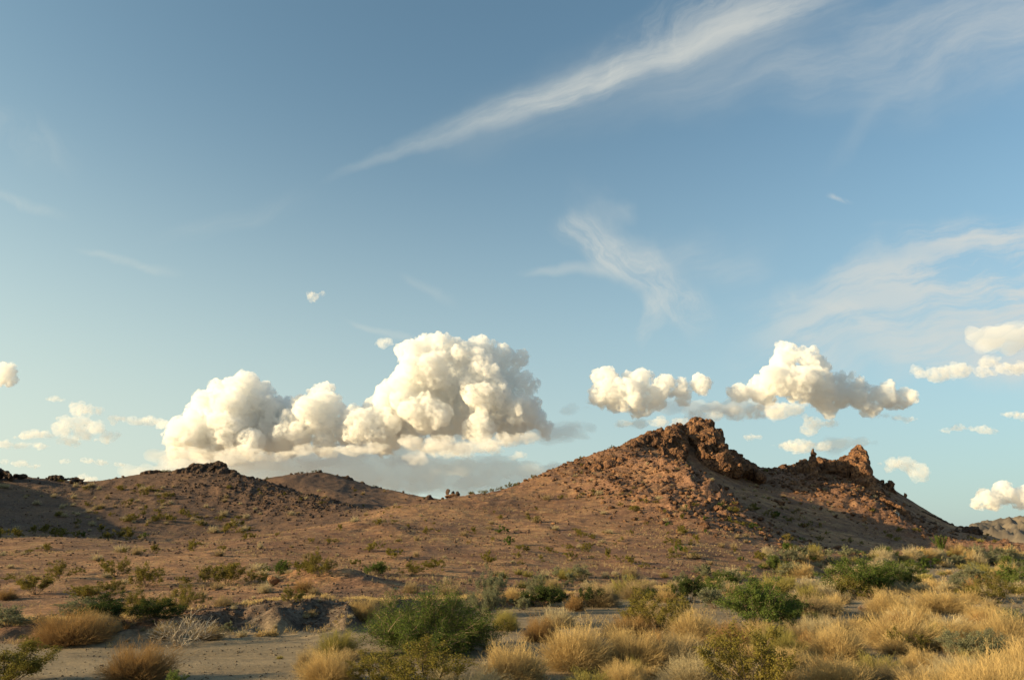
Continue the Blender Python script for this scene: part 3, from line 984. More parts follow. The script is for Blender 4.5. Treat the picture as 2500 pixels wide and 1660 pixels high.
rock_tris = 0
def crag(sky_, base_, Yt, Yb, label, n=60, rmin=6, rmax=22, thick=1.0, mat=None, vox=.32, disp=1.0, seed=0, extra=(), group='rock crags along the hill crests', name='rock_crag'):
    """a crag that fills the outline between its skyline and its foot; Yt and Yb are the depths of crest and foot"""
    rg = np.random.RandomState(seed + 300)
    sx_, sy_ = [p[0] for p in sky_], [p[1] for p in sky_]
    bx_, bY_ = [p[0] for p in base_], [p[1] for p in base_]
    outline = list(sky_)
    lobes = []
    top = min(sy_)
    bot = max(bY_)
    def Yat(py):
        return Yb + (Yt - Yb) * np.clip((bot - py) / (bot - top + 1e-6), 0, 1)
    # spine under the skyline
    x = sx_[0]
    while x < sx_[-1]:
        r = rg.uniform(rmin * .6, rmin * 1.1)
        py = np.interp(x, sx_, sy_)
        lobes.append((x, py + r * .9, r))
        x += r * rg.uniform(.7, 1.1)
    tries = 0
    while len(lobes) < n and tries < n * 30:
        tries += 1
        px = rg.uniform(sx_[0], sx_[-1])
        s_ = np.interp(px, sx_, sy_)
        b_ = np.interp(px, bx_, bY_)
        if b_ - s_ < rmin:
            continue
        py = rg.uniform(s_ + rmin * .5, b_)
        d = seg2(px, py, outline)
        r = min(rg.uniform(rmin, rmax * 1.5), d + rmin * .15)
        if r < rmin * .5:
            continue
        lobes.append((px, py, r))
    lobes += list(extra)
    V, Fa, k_ = [], [], 0
    for px, py, r in lobes:
        Y = Yat(py) + rg.normal() * thick * r * .25 * Yt / F
        c = np.array(at(px, py, Y))
        rr = r * Y / F * 1.02
        rv, rf = ROCKS[rg.randint(len(ROCKS))]
        a_ = rg.uniform(0, 6.28)
        ca, sa = math.cos(a_), math.sin(a_)
        rot = np.array([[ca, -sa, 0], [sa, ca, 0], [0, 0, 1]])
        V.append((rv @ rot.T) * rr * np.array([1, 1 + .5 * thick, 1.3]) + c)
        Fa.append(rf + k_)
        k_ += len(rv)
        # root the piece down and back into the hill
        V.append((rv @ rot.T) * rr * np.array([1, 1.5, 1.0]) + c + np.array([0, rr * .9, -rr * .8]))
        Fa.append(rf + k_)
        k_ += len(rv)
        V.append((rv @ rot.T) * rr * np.array([1.15, 1.5, 1.0]) + c + np.array([0, rr * 1.2, -rr * 1.9]))
        Fa.append(rf + k_)
        k_ += len(rv)
    V = np.vstack(V)
    c0 = V.mean(0)
    c0[2] = V[:, 2].min()
    me, co, nn = remeshed(V - c0, np.vstack(Fa), vox, 0)
    w = co + c0
    tilt = w @ np.array([[.94, .1, .3], [-.1, 1, 0], [-.3, 0, .94]])
    warp_ = np.stack([fbm3(w / 2.2 + 3, 2), fbm3(w / 2.2 + 13, 2), fbm3(w / 2.2 + 23, 2)], 1)
    wall, cid = cells((tilt + warp_ * .7) / np.array([3.6, 3.6, 6.0]), seed)
    wall2, cid2 = cells((tilt + warp_ * .4) / np.array([1.15, 1.15, 1.5]), seed + 5)
    d = (cid - .42) * 1.25 + (cid2 - .5) * .34 - .42 * np.exp(-wall * 9) - .2 * np.exp(-wall2 * 8) + fbm3(w / .9, 2) * .05
    co = co + nn * (d * disp)[:, None]
    me.vertices.foreach_set('co', co.ravel())
    me.polygons.foreach_set('use_smooth', np.zeros(len(me.polygons), dtype=bool))
    me.update()
    me.materials.clear()
    me.materials.append(mat or M_CRAG)
    o = bpy.data.objects.new(name, me)
    COL.objects.link(o)
    o.location = c0
    tag(o, label, 'rock', group)
    global rock_tris
    rock_tris += len(me.polygons) * 2
    return o


# main summit
crag([(1470, 1118), (1500, 1100), (1530, 1078), (1560, 1068), (1590, 1052), (1615, 1044), (1628, 1048), (1634, 1036), (1648, 1030), (1660, 1032), (1666, 1046)],
     [(1470, 1135), (1530, 1135), (1600, 1140), (1666, 1130)], 236, 205,
     'craggy left arm of the main summit, climbing from the shoulder to the notch', n=170, rmin=9, rmax=24, seed=1)
crag([(1664, 1044), (1672, 1034), (1688, 1024), (1700, 1020), (1712, 1021), (1718, 1030), (1726, 1024), (1732, 1021), (1740, 1028), (1748, 1040), (1760, 1056), (1768, 1080), (1773, 1098), (1790, 1108)],
     [(1664, 1052), (1690, 1080), (1715, 1100), (1735, 1142), (1790, 1145)], 238, 214,
     'highest rock of the main summit with a steep rounded right wall', n=190, rmin=8, rmax=26, seed=2)
crag([(1700, 1068), (1716, 1064), (1735, 1075), (1748, 1095)], [(1700, 1085), (1748, 1130)], 222, 214,
     'sunlit rib of rock standing inside the summit bowl', n=26, rmin=6, rmax=14, seed=3)
crag([(1762, 1112), (1775, 1100), (1800, 1107), (1822, 1122), (1845, 1136), (1860, 1154), (1862, 1160)], [(1762, 1135), (1800, 1150), (1862, 1164)], 234, 216,
     'rock step descending right from the main summit wall', n=90, rmin=7, rmax=18, seed=4)
crag([(1395, 1140), (1430, 1128), (1470, 1118), (1500, 1112), (1530, 1102), (1550, 1108), (1565, 1122)], [(1395, 1150), (1440, 1160), (1500, 1158), (1565, 1150)], 212, 190,
     'bulging sunlit outcrop with a dark hollow on the left shoulder', n=120, rmin=9, rmax=22, seed=5)
crag([(1600, 1075), (1640, 1068), (1680, 1072), (1700, 1085)], [(1600, 1120), (1650, 1125), (1700, 1110)], 244, 236,
     'shaded back wall of the summit bowl', n=40, rmin=8, rmax=18, seed=6)
# second crest
crag([(1915, 1150), (1935, 1138), (1955, 1124), (1968, 1121), (1976, 1130), (1998, 1140), (2004, 1150), (2008, 1160)],
     [(1915, 1165), (1950, 1180), (1985, 1188), (2004, 1172)], 250, 236,
     'block of rough rock under the thin pinnacle on the second crest', n=130, rmin=4.5, rmax=14, vox=.28, disp=.5, seed=7)
crag([(1976, 1150), (1980, 1122), (1992, 1122), (1998, 1150)], [(1976, 1160), (1998, 1160)], 243, 241,
     'thin pointed pinnacle standing up from the second crest', n=12, rmin=4, rmax=8, vox=.24, disp=.3, seed=27,
     extra=[(1984, 1172, 17), (1985, 1160, 16), (1986, 1148, 15), (1987, 1138, 14), (1986, 1128, 13), (1986, 1119, 11.5), (1985, 1110, 9), (1985, 1103, 6.5), (1985, 1097, 4.5)])
crag([(1880, 1143), (1910, 1136), (1940, 1130), (1960, 1127)], [(1880, 1152), (1960, 1150)], 262, 254,
     'low broken ledge left of the thin pinnacle', n=40, rmin=6, rmax=10, disp=.7, seed=8)
crag([(1990, 1124), (2005, 1119), (2018, 1122), (2032, 1127), (2050, 1121), (2062, 1113), (2072, 1112), (2084, 1098)], [(1990, 1150), (2030, 1155), (2084, 1165)], 262, 246,
     'sunlit ochre wall between the two pinnacles', n=110, rmin=9, rmax=18, seed=9)
crag([(2078, 1110), (2084, 1096), (2090, 1089), (2097, 1088), (2106, 1096), (2114, 1110), (2120, 1130), (2124, 1150), (2132, 1172), (2140, 1190)],
     [(2078, 1150), (2090, 1180), (2110, 1200), (2140, 1210)], 256, 238,
     'tall pinnacle with a blunt top, lit left side and dark right side', n=150, rmin=7, rmax=20, vox=.32, disp=.7, seed=10,
     extra=[(2095, 1091, 7), (2098, 1098, 11), (2103, 1112, 15), (2107, 1130, 18)])
crag([(2128, 1168), (2142, 1166), (2154, 1172), (2163, 1184)], [(2128, 1186), (2163, 1196)], 256, 250,
     'rounded shoulder rock just right of the tall pinnacle', n=24, rmin=5, rmax=10, seed=11)
crag([(2160, 1186), (2166, 1174), (2173, 1170), (2181, 1174), (2184, 1190), (2190, 1206)], [(2160, 1192), (2190, 1212)], 252, 248,
     'dark knob of rock below the tall pinnacle', n=24, rmin=4, rmax=9, vox=.28, seed=12)
crag([(2090, 1190), (2098, 1180), (2112, 1195), (2130, 1200), (2150, 1200), (2170, 1215), (2190, 1235)], [(2090, 1215), (2130, 1245), (2190, 1262)], 232, 214,
     'tumbled sunlit ledges under the tall pinnacle', n=70, rmin=4, rmax=11, seed=13)
crag([(2140, 1225), (2160, 1225), (2175, 1245), (2185, 1262)], [(2140, 1262), (2185, 1275)], 214, 204,
     'pale lit rock face left of the painted hollow', n=34, rmin=5, rmax=11, vox=.28, seed=14)
crag([(2150, 1208), (2180, 1222), (2205, 1240), (2225, 1262), (2232, 1280)], [(2150, 1212), (2190, 1238), (2215, 1290), (2232, 1292)], 212, 203,
     'dark rock arch leaning over the painted hollow', n=46, rmin=5, rmax=11, vox=.28, seed=15)
crag([(1870, 1225), (1890, 1218), (1915, 1226)], [(1870, 1236), (1915, 1240)], 196, 192,
     'red boulder ledge at the top of the long shadow on the second slope', n=18, rmin=4, rmax=8, vox=.25, seed=16)
crag([(2352, 1296), (2356, 1286), (2375, 1283), (2392, 1286), (2400, 1296), (2402, 1304)], [(2352, 1302), (2402, 1308)], 228, 226,
     'rounded dark slab block at the right foot of the hill', n=22, rmin=6, rmax=9, mat=M_DARK, vox=.28, disp=.4, seed=17)
# left hills
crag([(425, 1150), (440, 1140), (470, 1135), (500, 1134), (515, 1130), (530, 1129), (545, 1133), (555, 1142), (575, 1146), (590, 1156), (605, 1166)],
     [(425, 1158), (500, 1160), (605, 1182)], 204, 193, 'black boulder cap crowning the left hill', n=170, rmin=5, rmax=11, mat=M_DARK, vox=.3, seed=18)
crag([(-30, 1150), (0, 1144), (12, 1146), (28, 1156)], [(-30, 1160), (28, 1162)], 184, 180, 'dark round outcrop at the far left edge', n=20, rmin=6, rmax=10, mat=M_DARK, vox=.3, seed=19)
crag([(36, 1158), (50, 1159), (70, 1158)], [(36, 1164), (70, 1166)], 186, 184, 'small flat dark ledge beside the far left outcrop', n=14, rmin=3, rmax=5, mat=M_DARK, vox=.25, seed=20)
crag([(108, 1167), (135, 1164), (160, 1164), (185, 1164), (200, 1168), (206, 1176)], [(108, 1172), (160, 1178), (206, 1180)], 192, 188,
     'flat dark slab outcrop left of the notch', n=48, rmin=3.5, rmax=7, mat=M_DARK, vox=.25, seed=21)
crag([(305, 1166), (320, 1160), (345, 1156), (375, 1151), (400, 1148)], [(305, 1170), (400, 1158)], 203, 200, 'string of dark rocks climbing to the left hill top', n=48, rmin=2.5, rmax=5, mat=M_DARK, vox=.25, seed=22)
crag([(838, 1170), (845, 1162), (855, 1162), (862, 1170), (870, 1173), (882, 1182)], [(838, 1174), (882, 1190)], 276, 272, 'dark knobs on the right shoulder of the middle hill', n=30, rmin=3, rmax=6, mat=M_DARK, vox=.3, seed=23)
crag([(1030, 1216), (1045, 1213), (1056, 1216)], [(1030, 1222), (1056, 1222)], 232, 230, 'low black ledge in the saddle beside the boulder cluster', n=16, rmin=3, rmax=6, mat=M_DARK, vox=.3, seed=24)
# smaller ledges breaking out of the slopes
LG = random.Random(21)
for (x0, y0, x1, y1), n_, ms_, what in (((1500, 1150, 1640, 1215), 9, None, 'low ledge of broken rock'), ((1640, 1190, 1800, 1275), 10, None, 'knobby ledge on the spur'), ((1340, 1155, 1500, 1185), 5, None, 'small ledge on the left shoulder'),
                                       ((2040, 1180, 2230, 1270), 15, None, 'sunlit ledge of broken rock'), ((1860, 1165, 2020, 1215), 7, None, 'low ledge on the second slope'),
                                       ((540, 1160, 760, 1235), 12, M_DARK, 'dark ledge on the shaded flank'), ((2230, 1270, 2480, 1335), 8, M_DARK, 'dark ledge on the low right end')):
    for k_ in range(n_):
        t_ = (k_ + LG.random()) / n_
        px_ = x0 + (x1 - x0) * t_
        py_ = y0 + (y1 - y0) * min(1, max(0, t_ + LG.uniform(-.3, .3)))
        g_ = on_ground(px_, py_)
        if g_ is None:
            continue
        w_, h_ = LG.uniform(14, 34), LG.uniform(7, 16)
        crag([(px_ - w_ / 2, py_ - 1), (px_ - w_ * .2, py_ - h_), (px_ + w_ * .15, py_ - h_ * LG.uniform(.7, 1.2)), (px_ + w_ / 2, py_ - 1)], [(px_ - w_ / 2, py_ + 2), (px_ + w_ / 2, py_ + 4)],
             g_.y + 2, g_.y - .5, place_label(what, px_, py_), n=13, rmin=3, rmax=7, mat=ms_, vox=.24, disp=.5, seed=400 + k_ + int(px_), group='small ledges on the slopes', name='rock_ledge')
# rock mound near the wash
crag([(770, 1428), (778, 1420), (788, 1417), (797, 1419), (806, 1430), (820, 1440)], [(770, 1436), (820, 1446)], 59, 57, 'broken red rock mound on the slope above the wash', n=30, rmin=3, rmax=7, vox=.08, disp=.25, seed=25, group='rocks above the wash')
print('crag tris', rock_tris)


# single boulders
ROCK_ME = []
for i_, (v_, f_) in enumerate(ROCKS):
    o_ = mesh_obj('boulder', v_, f_, M_CRAG, link=False)
    ROCK_ME.append(o_.data)
    bpy.data.objects.remove(o_)
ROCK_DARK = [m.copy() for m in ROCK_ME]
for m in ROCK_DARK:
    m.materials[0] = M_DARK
ROCK_PALE = [m.copy() for m in ROCK_ME]
for m in ROCK_PALE:
    m.materials[0] = M_PALE


def boulder(px, py, w, h, label, group=None, meshes=None, seed=0, Y=None, name='boulder'):
    rg = random.Random(seed + int(px * 7 + py))
    p = at(px, py, Y) if Y else on_ground(px, py)
    if p is None:
        return None
    s_ = p.y / F / 2
    o = bpy.data.objects.new(name, rg.choice(meshes or ROCK_ME))
    COL.objects.link(o)
    o.scale = (w * s_ * 1.1, w * s_ * rg.uniform(.9, 1.2), h * s_ * 1.3)
    o.location = p + Vector((0, 0, h * s_ * .8))
    o.rotation_euler = (rg.uniform(-.2, .2), rg.uniform(-.2, .2), rg.uniform(0, 6.28))
    tag(o, label, 'boulder', group)
    return o


boulder(1392, 1141, 24, 20, 'left one of two round boulders on the left shoulder skyline', Y=203)
boulder(1413, 1135, 28, 20, 'right and paler one of two round boulders on the left shoulder skyline', Y=204)
boulder(1374, 1154, 24, 16, 'low boulder just under the two round skyline boulders', Y=200)
boulder(1320, 1178, 20, 9, 'dark flat rock on the skyline where the hill starts to steepen', meshes=ROCK_DARK, Y=188)
boulder(1093, 1209, 17, 19, 'tall round boulder of the cluster in the saddle', Y=226, meshes=ROCK_DARK)
boulder(1106, 1209, 14, 13, 'middle dark boulder of the cluster in the saddle', Y=226, meshes=ROCK_DARK)
boulder(1118, 1211, 11, 15, 'right hand boulder of the cluster in the saddle', Y=226, meshes=ROCK_DARK)
boulder(1100, 1217, 40, 12, 'broad low rock carrying the boulder cluster in the saddle', Y=226)
boulder(665, 1433, 34, 26, 'square cut brown boulder behind a dry shrub above the wash')
boulder(2112, 1494, 32, 20, 'pinkish boulder beside the orange shrub on the right flat', meshes=ROCK_PALE)
boulder(2047, 1337, 16, 12, 'lone round red boulder on the shaded slope under the second crest')
boulder(1736, 1238, 16, 18, 'orange lit boulder on the crest of the dark spur')
boulder(1752, 1250, 22, 16, 'lower orange boulder with a knob on the spur')
boulder(1770, 1243, 8, 14, 'small upright stone on the spur beside the lower orange boulder')
boulder(1860, 1310, 14, 10, 'brown stone at the foot of the spur')
boulder(1316, 1216, 8, 10, 'small brown stone alone on the upper slope')
boulder(1320, 1282, 12, 10, 'dark stone alone on the middle of the broad slope')
boulder(1352, 1284, 14, 8, 'flat dark stone right of the lone stone on the broad slope')
boulder(2256, 1313, 12, 10, 'red stone on the right slope above the ocotillo')
boulder(2345, 1354, 22, 9, 'flat red rock at the right foot of the slope')
boulder(2360, 1296, 10, 8, 'small orange stone in front of the rounded dark block')
boulder(1440, 1215, 14, 10, 'dark angular boulder below the bulging outcrop')
boulder(1562, 1232, 16, 12, 'dark boulder on the slope below the main crag')
boulder(1634, 1262, 14, 10, 'grey brown rock in the gully left of the spur')
boulder(1812, 1366, 9, 7, 'tiny bright red stone on the lower slope')
boulder(120, 1577, 24, 10, 'pale flat stone at the edge of the wash on the left', meshes=ROCK_PALE)
boulder(310, 1568, 14, 9, 'white stone under the dead brush at the wash edge', meshes=ROCK_PALE)
boulder(550, 1573, 6, 5, 'small white pebble alone on the wash floor', meshes=ROCK_PALE)
boulder(1304, 1660, 12, 7, 'reddish stone at the bottom edge in front of the golden clumps')
# 150 or so loose boulders on the spurs and under the crags
RG = random.Random(11)
ZONES = [((1480, 1150), (1800, 1290), 36, 'rough brown boulder', 'rubble boulders below the main crag', ROCK_ME, 3, 10),
         ((1330, 1150), (1500, 1215), 22, 'small shoulder boulder', 'boulders on the left shoulder', ROCK_ME, 3, 9),
         ((1880, 1165), (2260, 1290), 84, 'broken boulder', 'boulders below the second crest', ROCK_ME, 3, 12),
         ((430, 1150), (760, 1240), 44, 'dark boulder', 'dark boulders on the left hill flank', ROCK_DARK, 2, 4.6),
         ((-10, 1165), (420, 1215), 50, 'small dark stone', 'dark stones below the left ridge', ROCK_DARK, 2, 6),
         ((850, 1180), (1060, 1230), 30, 'small dark rock', 'dark rocks on the middle hill', ROCK_DARK, 2, 7),
         ((2250, 1280), (2500, 1345), 24, 'dark strewn stone', 'stones on the low right end of the hill', ROCK_DARK, 3, 9)]
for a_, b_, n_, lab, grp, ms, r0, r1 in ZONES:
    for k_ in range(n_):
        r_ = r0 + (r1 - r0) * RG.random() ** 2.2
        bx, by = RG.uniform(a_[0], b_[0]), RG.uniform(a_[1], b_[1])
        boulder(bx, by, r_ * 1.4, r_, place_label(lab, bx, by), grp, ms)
# skyline stones
for k_, (x0, y0, x1, y1, Y_, n_) in enumerate([(560, 1146, 640, 1178, 200, 14), (230, 1178, 300, 1168, 197, 6), (820, 1158, 1010, 1207, 272, 22), (700, 1160, 790, 1152, 272, 8),
                                              (2190, 1205, 2350, 1290, 240, 26), (1600, 1047, 1660, 1032, 236, 0)]):
    for j_ in range(n_):
        f_ = RG.random()
        s_ = RG.uniform(3, 8)
        bx, by = x0 + (x1 - x0) * f_, y0 + (y1 - y0) * f_ + s_ * .9
        o_ = boulder(bx, by, s_ * 1.5, s_, place_label('dark skyline stone', bx, by), 'stones along the skyline', ROCK_DARK, Y=Y_)
        p_ = o_.location
        p_.z = gz(p_.x, p_.y) + o_.scale.z * .25

# rubble too small to pick apart
def scatter_stones(name, label, n, sampler, r0, r1, mat, seed):
    rg = np.random.RandomState(seed)
    x, y = sampler(rg, n)
    z = ground_z(x, y)
    V, Fa = [], []
    r = r0 + (r1 - r0) * rg.rand(n) ** 3.5
    r *= np.clip(y / 60, .5, 2.2)
    var = rg.randint(0, len(SMALL_ROCKS), n)
    k_ = 0
    base_v, base_f = chipped(ICO1[0], rg, 5, .5, .8), ICO1[1]
    vs = [chipped(ICO1[0], rg, 5, .45, .85) * np.array([1, rg.uniform(.6, 1), rg.uniform(.45, .8)]) for _ in range(8)]
    vs = np.array(vs)[var % 8]
    a = rg.rand(n) * 6.28
    ca, sa = np.cos(a), np.sin(a)
    vx = vs[:, :, 0] * ca[:, None] - vs[:, :, 1] * sa[:, None]
    vy = vs[:, :, 0] * sa[:, None] + vs[:, :, 1] * ca[:, None]
    P_ = np.stack([vx, vy, vs[:, :, 2]], -1) * r[:, None, None] + np.stack([x, y, z + r * .2], -1)[:, None, :]
    Fn = base_f[None] + (np.arange(n) * len(base_v))[:, None, None]
    o = mesh_obj(name, P_.reshape(-1, 3), Fn.reshape(-1, 3), mat)
    tag(o, label, 'stones', kind='stuff')
    return o


def hill_sampler(rg, n):
    Y = np.exp(rg.uniform(math.log(48), math.log(240), n * 3))
    U = rg.uniform(-.72, .72, n * 3)
    ok = Y > np.interp(U, bu, by_) + 1.5
    ok &= (perlin(np.stack([U * Y / 9, Y / 9, Y * 0 + 3], -1)) + rg.normal(size=n * 3) * .4) > -.1
    Y, U = Y[ok][:n], U[ok][:n]
    if len(Y) < n:
        Y = np.resize(Y, n)
        U = np.resize(U, n)
    return U * Y, Y


def wash_sampler(rg, n):
    Y = np.exp(rg.uniform(math.log(14), math.log(60), n * 4))
    U = rg.uniform(-.75, .75, n * 4)
    x = U * Y
    dens = perlin(np.stack([x / 4, Y / 2.2, Y * 0 + 8], -1)) + .25 * rg.normal(size=n * 4)
    ok = (Y < np.interp(U, bu, by_) + 3) & (dens > .12)
    Y, x = Y[ok][:n], x[ok][:n]
    return np.resize(x, n), np.resize(Y, n)


def bank_sampler(rg, n):
    U = rg.uniform(-.42, .02, n)
    Y = np.interp(U, bu, by_) + rg.gamma(2.0, 3.0, n) + .2
    return U * Y, Y


dark_foot = False


def crag_foot_sampler(rg, n):
    xs, ys = [], []
    while len(xs) < n:
        line, w_ = SPURS[[0, 0, 1, 2, 4, 5, 5, 5][rg.randint(0, 8)]] if not dark_foot else SPURS[3]
        i = rg.randint(0, len(line) - 1)
        t = rg.rand()
        xs.append(line[i][0] * (1 - t) + line[i + 1][0] * t + rg.normal() * w_ * .9)
        ys.append(line[i][1] * (1 - t) + line[i + 1][1] * t + rg.normal() * w_ * .9)
    return np.array(xs), np.array(ys)


scatter_stones('gravel', 'loose reddish gravel strewn over the hill slopes', 11000, hill_sampler, .03, .17, M_STONE, 1)
scatter_stones('gravel', 'grey pebbles lying in patches on the wash floor', 16000, wash_sampler, .012, .10, M_PEBBLE, 2)
scatter_stones('gravel', 'grey brown stones on the cut bank of the wash', 4500, bank_sampler, .03, .16, M_STONE, 3)
scatter_stones('rubble', 'angular rubble along the rocky spurs below the crags', 5500, crag_foot_sampler, .08, .38, M_CRAG, 4)
dark_foot = True
scatter_stones('rubble', 'dark angular rubble on the flank of the left hill', 1900, crag_foot_sampler, .08, .26, M_DARK, 6)

# white painted marks in the hollow under the dark arch: an outlined box with two short strokes
def painted_marks():
    m = bpy.data.materials.new('white_paint')
    m.use_nodes = True
    m.node_tree.nodes['Principled BSDF'].inputs['Base Color'].default_value = (.55, .53, .48, 1)
    panel = boulder(2190, 1268, 17, 30, 'upright pale rock face painted with white marks in the dark hollow', meshes=ROCK_PALE, Y=201.5, name='painted_rock')
    return m, panel


MW, painted = painted_marks()
strokes = [((2184, 1250), (2184, 1262)), ((2184, 1250), (2194, 1253)), ((2194, 1253), (2194, 1265)), ((2184, 1262), (2194, 1265)), ((2184, 1256), (2191, 1258)), ((2189, 1254), (2189, 1262))]
bm_v, bm_f = [], []
for (xa, ya), (xb, yb) in strokes:
    A_, B_ = np.array(at(xa, ya, 198.6)), np.array(at(xb, yb, 198.6))
    d_ = B_ - A_
    d_ /= np.linalg.norm(d_)
    s_ = np.cross(d_, [0, 1, 0]) * .09
    k_ = len(bm_v)
    for q_ in (A_ - s_, B_ - s_, B_ + s_, A_ + s_):
        bm_v.append(q_)
    for q_ in (A_ - s_, B_ - s_, B_ + s_, A_ + s_):
        bm_v.append(q_ + np.array([0, .25, 0]))
    bm_f += [(k_, k_ + 1, k_ + 2, k_ + 3), (k_ + 4, k_ + 7, k_ + 6, k_ + 5), (k_, k_ + 4, k_ + 5, k_ + 1), (k_ + 1, k_ + 5, k_ + 6, k_ + 2), (k_ + 2, k_ + 6, k_ + 7, k_ + 3), (k_ + 3, k_ + 7, k_ + 4, k_)]
mk = mesh_obj('painted_mark', bm_v, bm_f, MW)
bpy.context.view_layer.update()
mk.parent = painted
mk.matrix_parent_inverse = painted.matrix_world.inverted()

# far mountain at the right edge
def mountain():
    xs = np.linspace(2280, 3300, 150)
    prof_x = [2280, 2340, 2385, 2400, 2430, 2460, 2500, 2580, 2700, 2900, 3100, 3300]
    prof_y = [1330, 1312, 1279, 1273, 1271, 1268, 1262, 1240, 1215, 1235, 1262, 1290]
    Yc = 1500.0
    V, Fq = [], []
    nj = 90
    for i, px in enumerate(xs):
        crest = at(px, np.interp(px, prof_x, prof_y), Yc)
        for j in range(nj):
            t = j / (nj - 1)
            y = Yc - 420 + 840 * t
            k = 1 - abs(2 * t - 1)
            V.append((crest.x * y / Yc, y, k))
    V = np.array(V)
    top = np.repeat([at(px, np.interp(px, prof_x, prof_y), Yc).z for px in xs], nj)
    k = V[:, 2].copy()
    P3 = np.stack([V[:, 0], V[:, 1], V[:, 0] * 0], 1)
    rid = ridged3(P3 / 95, 6, .6)
    V[:, 2] = top * (k ** .85) + (rid - 1.0) * 34 * np.clip(k * 2.0, 0, 1) * (1 - k * .75) - 3
    idx = np.arange(len(xs) * nj).reshape(len(xs), nj)
    q = np.stack([idx[:-1, :-1].ravel(), idx[1:, :-1].ravel(), idx[1:, 1:].ravel(), idx[:-1, 1:].ravel()], 1)
    m = bpy.data.materials.new('far_mountain')
    m.use_nodes = True
    t = NT(m.node_tree)
    b = m.node_tree.nodes['Principled BSDF']
    pos = t.n('ShaderNodeNewGeometry').outputs['Position']
    t.put(b.inputs['Base Color'], t.mix(t.rng(t.noise(pos, .02, 5, .65), .4, .62), (.095, .076, .058, 1), (.165, .13, .09, 1)))
    b.inputs['Roughness'].default_value = 1
    o = mesh_obj('far_mountain', V, q, m)
    tag(o, kind='structure')


mountain()
# ------------------------------------------------------------------ plants
def leaf_material(name, c1, c2, trans=.35, tip=None, rough=.7):
    """matte plant skin that lets some light through; colour varies from plant to plant and leaf to leaf"""
    m = bpy.data.materials.new(name)
    m.use_nodes = True
    t = NT(m.node_tree)
    m.node_tree.nodes.clear()
    out = t.n('ShaderNodeOutputMaterial')
    rnd = t.n('ShaderNodeObjectInfo').outputs['Random']
    lf = t.n('ShaderNodeAttribute', attribute_name='shade').outputs['Fac']
    c = t.mix(t.m('ADD', t.m('MULTIPLY', rnd, .65), t.m('MULTIPLY', lf, .5)), c1, c2)
    if tip:
        hgt = t.n('ShaderNodeAttribute', attribute_name='tip').outputs['Fac']
        c = t.mix(hgt, c, tip)
    d = t.n('ShaderNodeBsdfDiffuse')
    tr = t.n('ShaderNodeBsdfTranslucent')
    t.put(d.inputs[0], c)
    t.put(tr.inputs[0], c)
    mx = t.n('ShaderNodeMixShader')
    mx.inputs[0].default_value = trans
    t.put(mx.inputs[1], d.outputs[0])
    t.put(mx.inputs[2], tr.outputs[0])
    t.put(out.inputs[0], mx.outputs[0])
    return m


L_CREO = leaf_material('creosote_leaves', (.115, .105, .026, 1), (.215, .175, .042, 1))
L_GREEN = leaf_material('green_leaves', (.066, .098, .024, 1), (.130, .168, .040, 1))
L_DARK = leaf_material('dark_green_leaves', (.035, .052, .018, 1), (.075, .095, .028, 1))
L_GREY = leaf_material('grey_green_leaves', (.14, .15, .09, 1), (.24, .235, .13, 1))
L_GOLD = leaf_material('golden_dry_stalks', (.19, .13, .07, 1), (.36, .26, .13, 1), .3, (.60, .43, .18, 1))
L_RUST = leaf_material('rusty_dry_stalks', (.13, .085, .05, 1), (.25, .155, .075, 1), .3, (.38, .23, .085, 1))
L_STRAW = leaf_material('straw_stalks', (.22, .17, .11, 1), (.38, .31, .19, 1), .3, (.52, .43, .25, 1))
L_TAN = leaf_material('tan_twigs', (.15, .11, .07, 1), (.28, .21, .12, 1), .25, (.40, .30, .15, 1))
L_MUST = leaf_material('mustard_twigs', (.13, .11, .05, 1), (.26, .20, .07, 1), .3, (.33, .29, .08, 1))
W_TWIG = leaf_material('grey_brown_wood', (.14, .10, .07, 1), (.24, .18, .12, 1), .0)
W_PALE = leaf_material('pale_dead_wood', (.34, .28, .22, 1), (.48, .41, .32, 1), .0)


def ribbons(P0, P1, P2, w0, w1, rg):
    """bent thin blades through three points each"""
    n = len(P0)
    side = rg.normal(size=(n, 3))
    d = P2 - P0
    side -= (side * d).sum(1)[:, None] * d / ((d * d).sum(1)[:, None] + 1e-9)
    side /= np.linalg.norm(side, axis=1)[:, None] + 1e-9
    w0 = np.broadcast_to(w0, (n,))[:, None]
    w1 = np.broadcast_to(w1, (n,))[:, None]
    V = np.stack([P0 - side * w0, P0 + side * w0, P1 - side * (w0 + w1) / 2, P1 + side * (w0 + w1) / 2, P2 - side * w1, P2 + side * w1], 1).reshape(-1, 3)
    b = (np.arange(n) * 6)[:, None]
    Fq = np.concatenate([b + np.array([0, 1, 3, 2]), b + np.array([2, 3, 5, 4])])
    return V, Fq


def leaves(P, size, rg):
    n = len(P)
    a = rg.normal(size=(n, 3))
    a /= np.linalg.norm(a, axis=1)[:, None]
    b = np.cross(a, rg.normal(size=(n, 3)))
    b /= np.linalg.norm(b, axis=1)[:, None]
    s = (size * rg.uniform(.6, 1.3, n))[:, None]
    V = np.stack([P - a * s, P - b * s * .45, P + a * s, P + b * s * .45], 1).reshape(-1, 3)
    return V, np.arange(n * 4).reshape(n, 4)


def plant_mesh(name, V, Fq, mat, shade, per, tip=None):
    o = mesh_obj(name, V, Fq, mat, link=False)
    me = o.data
    bpy.data.objects.remove(o)
    a = me.attributes.new('shade', 'FLOAT', 'POINT')
    a.data.foreach_set('value', np.repeat(shade, per).astype(np.float32))
    if tip is not None:
        a = me.attributes.new('tip', 'FLOAT', 'POINT')
        a.data.foreach_set('value', np.asarray(tip, dtype=np.float32))
    return me


